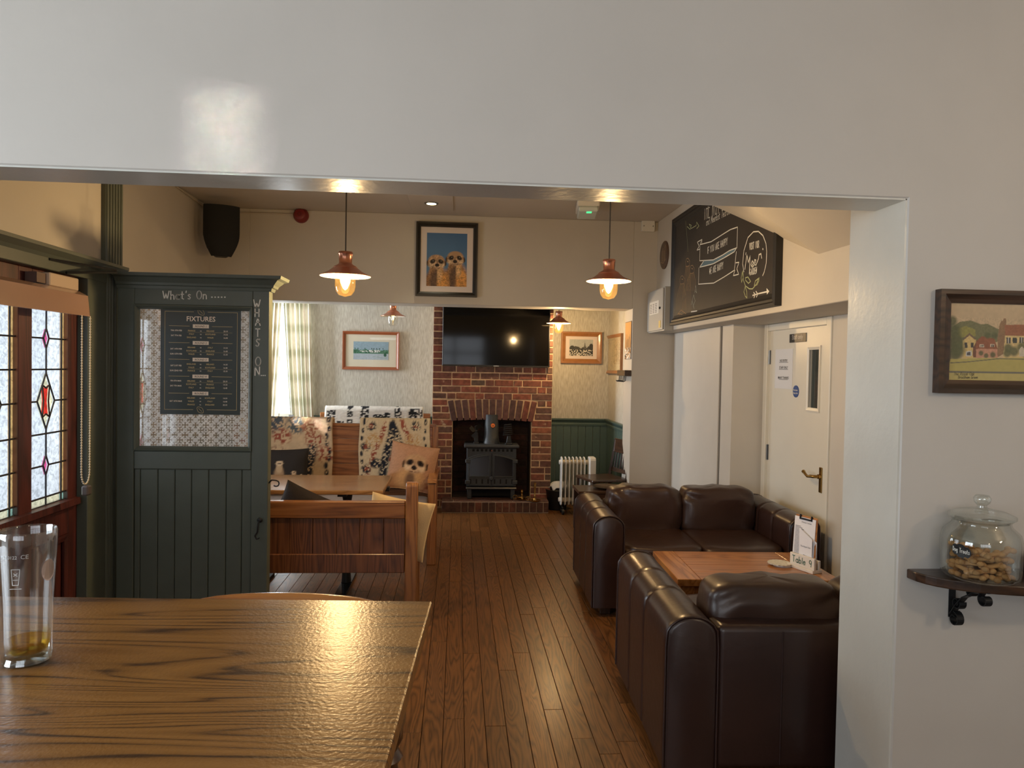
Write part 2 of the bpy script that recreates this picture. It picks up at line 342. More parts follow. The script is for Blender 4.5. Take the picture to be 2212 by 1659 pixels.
def frame(m, w, h, b, d, y0=0.0, z0=0.0, prof=None):
    """mitred picture frame, outer w x h, border b, from y0 (wall side) to y0-d"""
    prof = prof or [(0, 0), (0, -d), (b*.35, -d*1.0), (b*.7, -d*.75), (b, -d*.6), (b, 0)]
    cs = [(-1, 0), (1, 0), (1, 1), (-1, 1)]; vs = []
    for sx, sz in cs:
        for u, y in prof: vs.append((sx*(w/2-u), y0+y, z0+(u if sz == 0 else h-u)))
    k = len(prof)
    return m.add(vs, [(c*k+i, c*k+(i+1) % k, ((c+1) % 4)*k+(i+1) % k, ((c+1) % 4)*k+i) for c in range(4) for i in range(k)])

# ---------------------------------------------------------------- materials
paint = plain('wall_paint', (206, 200, 192), .5, noise=.03, nscale=2.5, bump=.10, bscale=45)
paint_in = plain('lounge_wall_paint', (197, 190, 178), .55, noise=.04, nscale=2, bump=.10, bscale=40)
gloss = plain('gloss_reveal_paint', (212, 212, 205), .28, noise=.04, nscale=5, bump=.25, bscale=38)
ceil_m = plain('ceiling_paint', (196, 187, 175), .6, noise=.03, nscale=2, bump=.05)
panelp = plain('panel_paint', (204, 199, 190), .5, noise=.03, nscale=3)
green = plain('green_gloss_paint', (84, 91, 82), .42, noise=.06, nscale=9, bump=.08, bscale=70)
green_w = plain('green_wainscot_paint', (74, 94, 88), .42, noise=.06, nscale=9)
red_m = wood('red_stained_door', (44, 18, 16), (74, 32, 28), (92, 42, 36), 'z', .45, .1, vary=.04)
white_p = plain('white_gloss_paint', (222, 218, 206), .32, noise=.02, nscale=4)
black = plain('black_plastic', (18, 18, 18), .5)
iron = plain('black_iron', (26, 27, 29), .5, metal=.3, noise=.15, nscale=30)
brass = plain('brass', (178, 140, 78), .25, metal=1)
steel = plain('steel', (150, 150, 148), .3, metal=1)
copper = plain('copper', (205, 140, 112), .28, metal=.85, noise=.08, nscale=12)
lead = plain('lead_came', (38, 38, 44), .55, metal=.3)
chalk = plain('white_chalk', (226, 224, 214), .9)
clear = thin_glass('clear_glass', (.97, .98, .97), .05)
pic_glass = thin_glass('picture_glass', (1, 1, 1), .035, .01, .3)
printm = attr_mat('print', .5)
floor_w = wood('floor_oak', (66, 42, 21), (104, 68, 36), (126, 84, 46), 'y', .34, .12, scale=1.9, vary=.17, contrast=.8, ring=20)
pine = wood('pine_orange', (88, 50, 22), (138, 86, 42), (166, 110, 60), 'x', .38, .25, vary=.08)
pine_v = wood('pine_red_boards', (58, 31, 16), (100, 58, 31), (124, 78, 45), 'z', .4, .2, vary=.1, ring=24)
pine_z = wood('pine_post', (88, 50, 22), (140, 90, 44), (166, 112, 62), 'z', .38, .25, vary=.06)
oak_t = wood('bar_table_oak', (66, 40, 16), (132, 90, 40), (156, 110, 54), 'x', .28, .0, scale=.8, vary=.02, ring=24, stops=(.24, .38, .85), dist=.9, peel=.13)
oak_z = wood('bar_table_leg_oak', (40, 24, 12), (72, 44, 22), (92, 58, 30), 'z', .3, .4, vary=.02)
honey = wood('honey_oak', (120, 72, 34), (168, 110, 60), (190, 132, 78), 'x', .3, .35, vary=.06)
honey_y = wood('honey_oak_cross', (120, 72, 34), (170, 112, 60), (192, 136, 80), 'y', .3, .35, vary=.04)
walnut = wood('dark_walnut', (22, 13, 9), (44, 28, 20), (60, 40, 28), 'z', .32, .3, vary=.05)
walnut_x = wood('dark_walnut_rail', (30, 18, 10), (58, 38, 24), (78, 52, 34), 'x', .32, .3, vary=.05)
leather = plain('brown_leather', (47, 29, 24), .33, coat=.15, noise=.12, nscale=6, bump=.25, bscale=28)
leather_c = plain('brown_cushion_leather', (54, 36, 29), .36, coat=.1, noise=.12, nscale=5, bump=.45, bscale=14)

def wallpaper():
    m, nt, b = nmat('textured_wallpaper'); tc = node(nt, 'ShaderNodeTexCoord'); mp = node(nt, 'ShaderNodeMapping')
    mp.inputs['Scale'].default_value = (60, 60, 9); link(nt, tc.outputs['Object'], mp.inputs[0])
    n = node(nt, 'ShaderNodeTexNoise'); n.inputs['Scale'].default_value = 1.6; n.inputs['Detail'].default_value = 4; link(nt, mp.outputs[0], n.inputs['Vector'])
    r = ramp(nt, [(.35, lin((176, 172, 160))), (.65, lin((202, 200, 190)))]); link(nt, n.outputs['Fac'], r.inputs[0]); link(nt, r.outputs[0], b.inputs['Base Color'])
    b.inputs['Roughness'].default_value = .6
    bp = node(nt, 'ShaderNodeBump'); bp.inputs['Strength'].default_value = .3; bp.inputs['Distance'].default_value = .004; link(nt, n.outputs['Fac'], bp.inputs['Height']); link(nt, bp.outputs[0], b.inputs['Normal'])
    return m
wallp = wallpaper()
def brick_mat(name, stops, lime=.62):
    m, nt, b = nmat(name); tc = node(nt, 'ShaderNodeTexCoord'); oi = node(nt, 'ShaderNodeObjectInfo'); ge = node(nt, 'ShaderNodeNewGeometry')
    r = ramp(nt, [(p, lin(c)) for p, c in stops]); link(nt, oi.outputs['Random'], r.inputs[0])
    n = node(nt, 'ShaderNodeTexNoise'); n.inputs['Scale'].default_value = 22; n.inputs['Detail'].default_value = 6; link(nt, ge.outputs['Position'], n.inputs['Vector'])
    hs = node(nt, 'ShaderNodeHueSaturation'); link(nt, r.outputs[0], hs.inputs['Color'])
    mr = node(nt, 'ShaderNodeMapRange'); mr.inputs['From Min'].default_value = .3; mr.inputs['From Max'].default_value = .7; mr.inputs['To Min'].default_value = .6; mr.inputs['To Max'].default_value = 1.35
    link(nt, n.outputs['Fac'], mr.inputs['Value']); link(nt, mr.outputs[0], hs.inputs['Value'])
    n2 = node(nt, 'ShaderNodeTexNoise'); n2.inputs['Scale'].default_value = 9; n2.inputs['Detail'].default_value = 8; n2.inputs['Roughness'].default_value = .7; link(nt, ge.outputs['Position'], n2.inputs['Vector'])
    lr = ramp(nt, [(lime, (0, 0, 0, 1)), (lime+.08, (1, 1, 1, 1))]); link(nt, n2.outputs['Fac'], lr.inputs[0])
    mx = node(nt, 'ShaderNodeMix', data_type='RGBA'); link(nt, lr.outputs[0], mx.inputs[0]); link(nt, hs.outputs[0], mx.inputs[6]); mx.inputs[7].default_value = lin((196, 172, 146))
    link(nt, mx.outputs[2], b.inputs['Base Color']); b.inputs['Roughness'].default_value = .85
    bp = node(nt, 'ShaderNodeBump'); bp.inputs['Strength'].default_value = .6; bp.inputs['Distance'].default_value = .006; link(nt, n.outputs['Fac'], bp.inputs['Height']); link(nt, bp.outputs[0], b.inputs['Normal'])
    return m
brick_m = brick_mat('red_brick', [(0, (98, 72, 64)), (.25, (112, 70, 60)), (.45, (134, 78, 62)), (.68, (92, 76, 68)), (.85, (150, 92, 66)), (1, (104, 76, 66))], .62)
arch_m = brick_mat('arch_brick', [(0, (84, 60, 56)), (.6, (96, 68, 64)), (1, (116, 66, 54))], .72)
soot_m = brick_mat('sooty_brick', [(0, (40, 26, 20)), (.6, (58, 34, 25)), (1, (74, 40, 28))], .8)
mortar = plain('lime_mortar', (206, 176, 142), .9, noise=.2, nscale=25, bump=.5, bscale=80)
mortar_d = plain('sooty_mortar', (62, 46, 36), .95, noise=.4, nscale=12)
hearth_m = brick_mat('hearth_brick', [(0, (74, 50, 42)), (.6, (92, 60, 48)), (1, (108, 66, 52))], .7)
grout = plain('hearth_mortar', (146, 126, 108), .9, noise=.2, nscale=20)

# ---------------------------------------------------------------- the rooms
ZC = 3.1
XJ, YN = 1.412, 2.2                       # reveal of the near opening, near wall face
XCB, XPA, XDR = 2.0, 2.2, 2.46            # chalkboard bulkhead, panelled wall, staff-door wall
YB, YB2, YBK, YCH = 7.25, 7.58, 8.55, 8.1 # middle wall faces, back wall, chimney breast face
XL, XL2 = -1.8, -2.43                     # entrance-door wall, lounge left wall
ZS = 1.975                                # underside of the chalkboard bulkhead
fl = struct('floor', M().box(-3.8, 3.8, -3.2, 8.8, -.12, -.018), plain('floor_gap', (30, 18, 11), .7), 'dark oak plank floor running through all the rooms')
pw = .093; plank_me = {}
for L in (1.3, 1.7, 2.1):
    plank_me[L] = M().box(-pw/2+.0012, pw/2-.0012, 0, L-.002, -.018, 0).mesh('floor_plank', .0012)
    plank_me[L].materials.append(floor_w)
row = 0
for r_ in range(int((2.6+1.9)/pw)):
    x = -1.9+pw*(r_+.5)
    if x > 2.45: break
    y = 2.1-random.random()*.9
    while y < 8.5:
        L = random.choice((1.3, 1.7, 2.1))
        if y+L > 1.6: put('floor_plank', plank_me[L], None, fl, (x, y, random.uniform(-.0006, .0006)))
        y += L
struct('ceiling', M().box(-2.7, 2.75, 2.3, YB2, ZC, ZC+.1).box(-3.2, 2.0, YB2, 8.8, 2.62, 2.72).box(-3.8, 3.8, -3.2, YN, 2.95, 3.05), ceil_m, 'plain painted plaster ceilings of the rooms')
wf = struct('wall_front', M().prism([(-3.8, 0), (XL, 0), (XL, 2.157), (XJ, 2.157), (XJ, 0), (3.8, 0), (3.8, 3.2), (-3.8, 3.2)], 'y', YN, 2.375).box(XJ, 3.8, 2.375, 2.531, 0, 3.2), paint, 'greige wall with the wide opening into the lounge', .004)
M().box(-1.8, XJ-.002, YN+.004, 2.371, 2.152, 2.158).obj('reveal_lining', gloss, wf)
M().box(XJ-.006, XJ+.001, YN+.004, 2.527, 0, 2.156).box(XJ-.006, XJ+.001, 2.377, 2.527, 2.156, ZC).obj('reveal_lining', gloss, wf)
# bar room around the camera
struct('wall_bar', M().box(-3.8, -3.6, -3.2, -1.0, 0, 3).box(-3.8, -3.6, 1.2, YN, 0, 3).box(-3.8, -3.6, -1.0, 1.2, 0, 1.05).box(-3.8, -3.6, -1.0, 1.2, 2.55, 3)
       .box(3.6, 3.8, -3.2, YN, 0, 3).box(-3.8, -2.5, -3.2, -3.0, 0, 3).box(.7, 3.8, -3.2, -3.0, 0, 3).box(-2.5, .7, -3.2, -3.0, 0, 1.2).box(-2.5, .7, -3.2, -3.0, 2.6, 3),
       paint, 'greige walls of the bar room behind the viewer')
for nm, fn in (('window_2', lambda m: [m.box(-3.72, -3.66, a-.03, a+.03, 1.05, 2.55) for a in (-.97, -.25, .45, 1.17)]+[m.box(-3.715, -3.665, -1, 1.2, z-.03, z+.03) for z in (1.08, 1.9, 2.52)]),
               ('window_3', lambda m: [m.box(a-.03, a+.03, -3.12, -3.06, 1.2, 2.6) for a in (-2.47, -1.7, -.9, -.1, .67)]+[m.box(-2.5, .7, -3.115, -3.065, z-.03, z+.03) for z in (1.23, 1.95, 2.57)])):
    m = M(); fn(m); struct(nm, m, white_p, 'white painted window frame of the bar room')
# entrance-door wall
Y0, Y1 = 2.62, 3.63
struct('wall_left', M().box(XL-.16, XL, 2.375, Y0, 0, ZC).box(XL-.16, XL, Y1, 3.97, 0, ZC).box(XL-.16, XL, Y0, Y1, 2.01, ZC).box(XL2-.16, XL, 3.9, 3.97, 0, ZC)
       .box(XL2-.16, XL2, 3.97, 4.35, 0, ZC).box(XL2-.16, XL2, 5.55, YB, 0, ZC).box(XL2-.16, XL2, 4.35, 5.55, 0, .85).box(XL2-.16, XL2, 4.35, 5.55, 1.95, ZC), paint_in, 'beige plaster wall with the red entrance door')
m = M()
for a in (4.38, 4.95, 5.52): m.box(XL2-.12, XL2-.06, a-.03, a+.03, .85, 1.95)
for z in (.88, 1.45, 1.92): m.box(XL2-.115, XL2-.065, 4.35, 5.55, z-.025, z+.025)
struct('window_4', m, white_p, 'white painted lounge window frame beyond the green screen')
# middle wall with meerkat picture
struct('wall_middle', M().box(-3.1, -2.05, YB, YB2, 0, ZC).box(-2.05, 1.76, YB, YB2, 2.214, ZC).box(1.76, 2.6, YB, YB2, 0, ZC), paint_in, 'greige cross wall over the wide opening to the fireplace room', .004)
# right-hand side: panelled wall, staff-door wall, bulkhead with chalkboard
DY0, DY1, DZ, YCN = 4.65, 5.58, 1.925, 5.66
struct('wall_right', M().box(XPA, 2.7, YCN, YB, 0, ZS).box(XDR, 2.7, 2.53, DY0-.0, 0, ZS).box(XDR, 2.7, DY1, YCN, 0, ZS).box(XDR, 2.7, DY0, DY1, DZ, ZS), panelp, 'off-white wall behind the far sofa with the staff door')
struct('wall_bulkhead', M().box(XCB, 2.7, 2.53, YB, ZS, ZC), paint_in, 'boxed-out upper wall carrying the big chalkboard', .004)
yp = P(1557, 870, 'x', XPA).y
m = M().box(XPA-.014, XPA, yp+.022, YB-.04, .1, ZS-.004); struct('trim_1', m, panelp, 'flat white access panel on the wall behind the sofa', .002)
struct('trim_2', M().box(XPA-.006, XPA, yp, yp+.02, .1, ZS-.002), plain('shadow_gap_filler', (112, 106, 98), .8), 'grey joint strip beside the flat white panel')
# sloping underside of the stair over the chalkboard
A = P(1520, 437, 'x', XCB); Bp = P(1768, 549, 'x', XCB); Cp = Vector((XCB, 2.53, Bp.z-.01)); Ep = Vector((.7, Bp.y, ZC)); Gp = Vector((.6, 2.53, ZC)); Ap = Vector((XCB, A.y+.15, ZC))
m = M(); m.add([A, Bp, Cp, Ep, Gp, Ap, (XCB+.02, Cp.y, ZC)], [(0, 1, 3), (1, 2, 4, 3), (0, 3, 5), (2, 6, 4), (3, 4, 6, 5), (0, 5, 6, 2, 1)])
struct('trim_3', m, paint_in, 'sloping plaster underside of the stairs above the chalkboard')
# fireplace room
struct('wall_back', M().box(-3.2, -2.5, YBK, 8.8, 0, 2.7).box(-2.5, -1.72, YBK, 8.8, 0, .95).box(-2.5, -1.72, YBK, 8.8, 2.32, 2.7).box(-1.72, 2.0, YBK, 8.8, 0, 2.7)
       .box(-3.2, -3.0, YB2, 7.72, 0, 2.7).box(-3.2, -3.0, 7.72, 8.42, 0, .9).box(-3.2, -3.0, 7.72, 8.42, 2.3, 2.7).box(-3.2, -3.0, 8.42, YBK, 0, 2.7), wallp, 'back wall in pale textured wallpaper')
struct('wall_end', M().box(1.8, 2.0, YB2, YBK, 0, 2.7), wallp, 'short end wall in pale textured wallpaper right of the fireplace')
# green wainscot, one board each
def wainscot(name, label, loc, rotz, L, z1=.955, bw=.088):
    t = thing(name, label, None, loc, rotz, kind='structure'); n = max(1, round(L/bw)); w = L/n
    bm_ = M().box(.0015, w-.0015, -.014, 0, .1, z1-.03).mesh('board', .003)
    bm_.materials.append(green_w)
    for i in range(n): put('board', bm_, None, t, (i*w, 0, 0))
    M().box(0, L, -.02, 0, 0, .11).obj('skirting', green_w, t, .003)
    M().prism([(0, z1-.04), (-.022, z1-.04), (-.026, z1-.02), (-.022, z1-.005), (-.03, z1+.01), (-.045, z1+.03), (-.045, z1+.045), (0, z1+.045)], 'x', 0, L).obj('dado_rail', green_w, t)
    return t
wainscot('trim_4', 'dark green boarded wainscot right of the fireplace', (1.085, YBK, 0), 0, 1.8-1.085)
wainscot('trim_5', 'dark green boarded wainscot along the short end wall', (1.8, YBK, 0), -PI/2, YBK-YB2)
wainscot('trim_6', 'dark green boarded wainscot left of the fireplace', (-1.72, YBK, 0), 0, 1.43)
# ---- chimney breast, brick by brick
CX0, CX1 = P(936, 700, 'y', YCH).x, P(1196, 720, 'y', YCH).x
OX0, OX1, OZ = -.05, .835, 1.0
AX = (OX0+OX1)/2
m = M().box(CX0+.004, OX0, YCH+.006, YBK, 0, 2.62).box(OX1, CX1-.004, YCH+.006, YBK, 0, 2.62).box(OX0, OX1, YCH+.006, YBK, OZ+.02, 2.62)
ch = struct('wall_chimney', m, mortar, 'red brick chimney breast with an arched fireplace opening')
unit = M().box(-.5, .5, 0, .1, -.5, .5)
ubm = unit.mesh('brick', .0); ubm.materials.append(brick_m)
def bmesh_brick(w, h, d, mat, n=1):
    mm = M().box(-w/2, w/2, 0, d, -h/2, h/2); me = mm.mesh('brick', .004); me.materials.append(mat); return me
BK = {}
def brick(parent, x, y, z, w, h, d, mat, rz=0.0, tilt=0.0):
    k = (round(w*200)/200, round(h*200)/200, d, mat.name)
    if k not in BK: BK[k] = bmesh_brick(k[0], k[1], d, mat)
    return put('brick', BK[k], None, parent, (x, y, z), (random.uniform(-.012, .012), tilt, rz+random.uniform(-.006, .006)))
M().box(OX0, OX1, 8.462, YBK, 0, OZ+.02).box(OX0-.001, OX0+.004, YCH+.1, 8.47, 0, OZ+.02).box(OX1-.004, OX1+.001, YCH+.1, 8.47, 0, OZ+.02).box(OX0, OX1, YCH+.1, 8.47, OZ+.012, OZ+.021).obj('fire_back', mortar_d, ch)
ch_h = .0755; z = .02
while z < 2.36:
    zc = z+ch_h/2
    def blocked(x):
        if zc < OZ-.01: return OX0 < x < OX1
        if zc < 1.265: return abs(x-AX) < .462+(zc-OZ)*.2
        return False
    if zc < OZ-.01: segs = [(CX0, OX0), (OX1, CX1)]
    elif zc < 1.265:
        hw = .465+(zc-OZ)*.2; segs = [(CX0, AX-hw), (AX+hw, CX1)]
    else: segs = [(CX0, CX1)]
    for a, b in segs:
        x = a
        while x < b-.02:
            w = random.choice((.215, .215, .215, .103, .16))
            if b-x-w < .06: w = b-x
            if w > .24: w = w/2
            brick(ch, x+w/2, YCH+random.uniform(-.004, .004), zc, w-.012, random.choice((.062, .064, .066)), .1, brick_m, 0, random.uniform(-.008, .008))
            x += w
    z += ch_h
for i in range(13):                                   # arch of soldier bricks
    u = (i-6)/6.0; an = .2*u
    brick(ch, AX+u*.425+math.sin(an)*.12, YCH-.006, OZ-.018*u*u+.118, .0605, .232, .1, arch_m, 0, an)
z = .17
while z < OZ:                                         # sooty bricks inside the opening
    x = OX0-random.random()*.1
    while x < OX1:
        w = random.choice((.215, .215, .103)); a, b = max(x, OX0), min(x+w, OX1)
        if b-a > .05: brick(ch, (a+b)/2, 8.45, z, b-a-.012, .062, .02, soot_m)
        x += w
    for sx in (0, 1):
        for k in range(2):
            o = brick(ch, (OX0-.012, OX1+.012)[sx], YCH+.11+k*.2, z, .185, .062, .02, soot_m, (PI/2, -PI/2)[sx])
            o.location.x += (.022, -.022)[sx]*0
    z += ch_h
# ---- hearth
ht = thing('hearth', 'raised brick hearth slab in front of the stove', 'hearth', (AX, 7.84, 0))
hx0, hx1 = P(953, 1100, 'y', 7.84).x-AX, P(1186, 1100, 'y', 7.84).x-AX
M().box(hx0+.006, hx1-.006, .008, .25, 0, .123).obj('mortar_bed', grout, ht); M().box(OX0+.004, OX1-.004, YCH-.005, 8.46, 0, .128).obj('fireplace_floor', mortar_d, ch)
x = hx0
while x < hx1-.03:
    w = random.choice((.075, .075, .215, .075, .11)); w = min(w, hx1-x)
    if hx1-x-w < .04: w = hx1-x
    brick(ht, x+w/2, 0, .066, w-.012, .105, .1, hearth_m); x += w
for r_ in range(2):
    x = hx0-random.random()*.12
    while x < hx1-.03:
        w = .215; a, b = max(x, hx0), min(x+w, hx1)
        yy = .03+r_*.112
        if b-a > .04 and not (r_ > 1 and (a+AX < OX0+.0 or b+AX > OX1)):
            k = ('hp', round((b-a)*100)/100)
            if k not in BK:
                BK[k] = M().box(-k[1]/2+.005, k[1]/2-.005, 0, .102, .118, .132).mesh('brick', .003); BK[k].materials.append(hearth_m)
            put('brick', BK[k], None, ht, ((a+b)/2, yy, random.uniform(-.002, .001)))
        x += w
# ---- back window with curtains
w1 = thing('window_1', 'white sash window behind the tartan curtains', None, (-2.11, YBK+.1, .95), 0, kind='structure')
m = M()
for a in (-.37, 0, .37): m.box(a-.022, a+.022, -.03, .03, 0, 1.37)
for zz in (.03, .7, 1.34): m.box(-.39, .39, -.026, .026, zz-.03, zz+.03)
m.obj('window_frame', white_p, w1); M().box(-.42, .42, -.14, .05, -.04, 0).obj('window_sill', white_p, w1)
for a, b in ((-.37, 0), (0, .37)):
    for c, d in ((.03, .7), (.7, 1.34)): pane(M(), a, b, c, d, 0).obj('pane', clear, w1)
m = M()
for a in (7.74, 8.07, 8.4): m.box(-3.12, -3.06, a-.025, a+.025, .9, 2.3)
for zz in (.93, 1.6, 2.27): m.box(-3.115, -3.065, 7.72, 8.42, zz-.025, zz+.025)
struct('window_5', m, white_p, 'white painted side window frame of the fireplace room')

# ---------------------------------------------------------------- red leaded entrance door
gl_w = leaded_glass('hammered_glass', (240, 246, 252)); gl_a = leaded_glass('amber_border_glass', (238, 196, 128)); gl_p = leaded_glass('magenta_glass', (226, 92, 150))
gl_r = leaded_glass('red_glass', (226, 58, 44)); gl_y = leaded_glass('cream_glass', (238, 232, 196)); gl_g = leaded_glass('pale_green_glass', (178, 222, 200))
DX = XL-.03; yc = 3.1
d1 = thing('door_1', 'dark red entrance door with two leaded stained-glass lights', None, (XL, yc, 0), PI/2, kind='structure')
ya, yb = P(64, 860, 'x', DX).y-yc, P(143, 860, 'x', DX).y-yc; yd = P(34, 860, 'x', DX).y-yc; ye = yd-(yb-ya)
lx0, lx1 = Y0+.02-yc, Y1-.02-yc
zr = [1.84]+[P(105, q, 'x', DX).z for q in (731, 798, 866, 936, 1004, 1072, 1090)]
zb = zr[-1]; zt = zr[0]
m = M()
for a, b in ((lx0, ye), (yd, ya), (yb, lx1)): m.box(a, b, .02, .065, .01, 1.985)
for a, b in ((ye, yd), (ya, yb)): m.box(a, b, .02, .065, zt, 1.985).box(a, b, .02, .065, .78, zb).box(a, b, .02, .065, .01, .2).box(a, b, .035, .055, .2, .78)
m.obj('leaf', red_m, d1, .003)
M().prism([(.02, zb+.0), (-.01, zb-.0), (-.012, zb-.03), (.02, zb-.045)], 'x', lx0+.05, lx1-.03).obj('weather_rail', red_m, d1)
for a, b in ((ye, yd), (ya, yb)):
    m = M(); frame(m, b-a, .58, .03, .016, .03, 0); m.obj('panel_moulding', red_m, d1, loc=((a+b)/2, 0, .2))
for a, b in ((ye, yd), (ya, yb)):
    w = b-a; bd = w*.115; c1, c2 = a+w*.03, b-bd; mid = (c1+c2)/2; m = M()
    def came(x0, z0, x1, z1, t=.0085): m.tube([(x0, .035, z0), (x1, .035, z1)], t/2, 6)
    dia = {1: (w*.075, .045), 3: (w*.235, .125), 5: (w*.075, .045)}          # row line -> diamond half sizes
    for i in range(len(zr)-1):
        z1, z0 = zr[i], zr[i+1]; last = i == len(zr)-2
        for (p0, p1, mt, sd) in ((a, c1, gl_y, 0), (c1, mid, gl_y if last else gl_w, 1), (mid, c2, gl_y if last else gl_w, 2), (c2, b, gl_g if last else gl_a, 0)):
            if sd == 0: poly = [(p0, z0), (p1, z0), (p1, z1), (p0, z1)]
            else:
                e = p0 if sd == 1 else p1; k = -1 if sd == 1 else 1; lo, hi = dia.get(i+1), dia.get(i)
                poly = [(e, z0)]+([(mid+k*lo[0], z0), (mid, z0+lo[1])] if lo else [(mid, z0)])+([(mid, z1-hi[1]), (mid+k*hi[0], z1)] if hi else [(mid, z1)])+[(e, z1)]
            M().add([(x, .042, z) for x, z in poly], [tuple(range(len(poly)))]).obj('pane', mt, d1)
        d_ = dia.get(i+1)
        if d_: came(a, z0, mid-d_[0], z0); came(mid+d_[0], z0, b, z0)
        else: came(a, z0, b, z0)
    came(c1, zb, c1, zt); came(c2, zb, c2, zt)
    ends = [zt]+[v for k in (1, 3, 5) for v in (zr[k]+dia[k][1], zr[k]-dia[k][1])]+[zb]
    for k in range(0, len(ends), 2): came(mid, ends[k], mid, ends[k+1])
    for zi, (hw, hh) in dia.items():
        zc = zr[zi]; big = zi == 3
        if not big:
            M().add([(mid-hw, .042, zc), (mid, .042, zc-hh), (mid+hw, .042, zc), (mid, .042, zc+hh)], [(0, 1, 2, 3)]).obj('pane', gl_p, d1)
        else:
            q = [(mid-hw*.42, zc+hh*.58), (mid, zc+hh*.46), (mid+hw*.42, zc+hh*.58), (mid+hw*.28, zc), (mid+hw*.42, zc-hh*.58), (mid, zc-hh*.46), (mid-hw*.42, zc-hh*.58), (mid-hw*.28, zc)]
            M().add([(x, .042, z) for x, z in q], [tuple(range(8))]).obj('pane', gl_r, d1)
            for pl_ in ([(mid, zc+hh), q[0], q[1], q[2]], [(mid, zc-hh), q[4], q[5], q[6]], [(mid-hw, zc), q[6], q[7], q[0]], [(mid+hw, zc), q[2], q[3], q[4]]):
                M().add([(x, .042, z) for x, z in pl_], [(0, 1, 2, 3)]).obj('pane', gl_y, d1)
            for k in range(8): came(q[k][0], q[k][1], q[(k+1) % 8][0], q[(k+1) % 8][1], .007)
        for s1, s2 in ((-1, 1), (1, 1), (1, -1), (-1, -1)):
            came(mid+(hw*s1), zc, mid, zc+hh*s2, .008)
    m.obj('lead_came', lead, d1, smooth=40)
# closer
p0, p1 = P(100, 590, 'x', XL+.03), P(163, 605, 'x', XL+.03)
cl = M().box(p0.y-yc, p1.y-yc, -.045, .018, 1.915, 1.972).obj('door_closer', plain('closer_casing', (196, 176, 156), .4), d1, .004)
M().box(p0.y-yc-.07, p0.y-yc, -.03, .018, 1.922, 1.965).obj('closer_body', plain('closer_brown', (96, 74, 66), .5), cl)
M().tube([(p0.y-yc+.12, -.05, 1.985), (.50, -.16, 2.02), (.62, -.03, 2.03)], .007, 6).tube([(p0.y-yc+.02, -.03, 2.03), (.5, -.16, 2.03)], .006, 6).obj('closer_arm', iron, cl)
# frame and fluted post of the entrance
fr = thing('trim_7', 'green painted door frame around the red entrance door', None, (XL, yc, 0), PI/2, kind='structure')
M().box(Y1-.02-yc, 3.79-yc, -.028, .1, 0, 2.0).obj('jamb', green, fr, .003); M().box(Y0-.14-yc, Y0+.02-yc, -.028, .1, 0, 2.0).obj('jamb', green, fr, .003)
M().box(Y0-.14-yc, 3.79-yc, -.03, .1, 1.985, 2.045).obj('head', green, fr, .003)
M().prism([(0, 2.035), (-.03, 2.035), (-.04, 2.05), (-.065, 2.07), (-.065, 2.085), (0, 2.085)], 'x', Y0-.14-yc, 3.955-yc).obj('cornice', green, fr)
ps = thing('trim_8', 'fluted dark green post at the corner beside the screen', None, (XL, 3.79, 0), PI/2, kind='structure')
m = M().box(0, .18, -.02, .02, 0, ZC)
for k in range(6): m.tube([(.015+k*.03, -.02, 0), (.015+k*.03, -.02, ZC)], .011, 8)
m.obj('post', green, ps, smooth=40)
# roller blind cassette over the door
bl = thing('roller_blind', 'rolled-up beige blind across the top of the red door', 'blind', (-1.70, yc, 0), PI/2)
b_y1 = P(196, 660, 'x', -1.70).y-yc; b_z0 = P(100, 671, 'x', -1.70).z; b_z1 = P(100, 611, 'x', -1.70).z
bmat = plain('blind_fabric', (168, 136, 118), .22, coat=.5, noise=.05, nscale=3)
M().prism([(0, b_z0), (.002, b_z0), (.012, b_z1-.02), (.05, b_z1), (.085, b_z1), (.085, b_z1-.03), (.03, b_z1-.04), (.02, b_z0)], 'x', -.72, b_y1).obj('blind_fabric', bmat, bl, .003)
M().box(-.72, b_y1-.004, .03, .09, b_z0+.08, b_z1-.04).obj('roller', plain('blind_tube', (150, 124, 108), .5), bl)
c0, c1 = P(177, 700, 'x', -1.69).y-yc, P(195, 700, 'x', -1.69).y-yc; cb = P(185, 1046, 'x', -1.69).z
path = [(c0, -.01, b_z0)]+[(c0, -.01, b_z0+(cb+.06-b_z0)*k/8) for k in range(1, 9)]+[(c0+(c1-c0)*(.5-.5*math.cos(a)), -.01, cb+.06-.06*math.sin(a)) for a in [PI*k/8 for k in range(1, 8)]]+[(c1, -.01, cb+.06+(b_z0-cb-.06)*k/8) for k in range(0, 9)]
m = M(); m.tube(path, .0022, 6)
def beads(m, path, r, step):
    acc = 0
    for a, b in zip(path[:-1], path[1:]):
        a, b = Vector(a), Vector(b); l = (b-a).length; d = -acc+step
        while d < l: m.ball(a+(b-a)*(d/l), r, 6, 4); d += step
        acc = (acc+l) % step
beads(m, path, .0042, .012)
m.obj('pull_chain', plain('bead_chain', (222, 204, 170), .4), bl, smooth=60)
M().box((c0+c1)/2-.02, (c0+c1)/2+.02, -.03, .0, cb-.05, cb-.005).obj('chain_clip', plain('clear_clip', (92, 84, 82), .3), bl, .006)

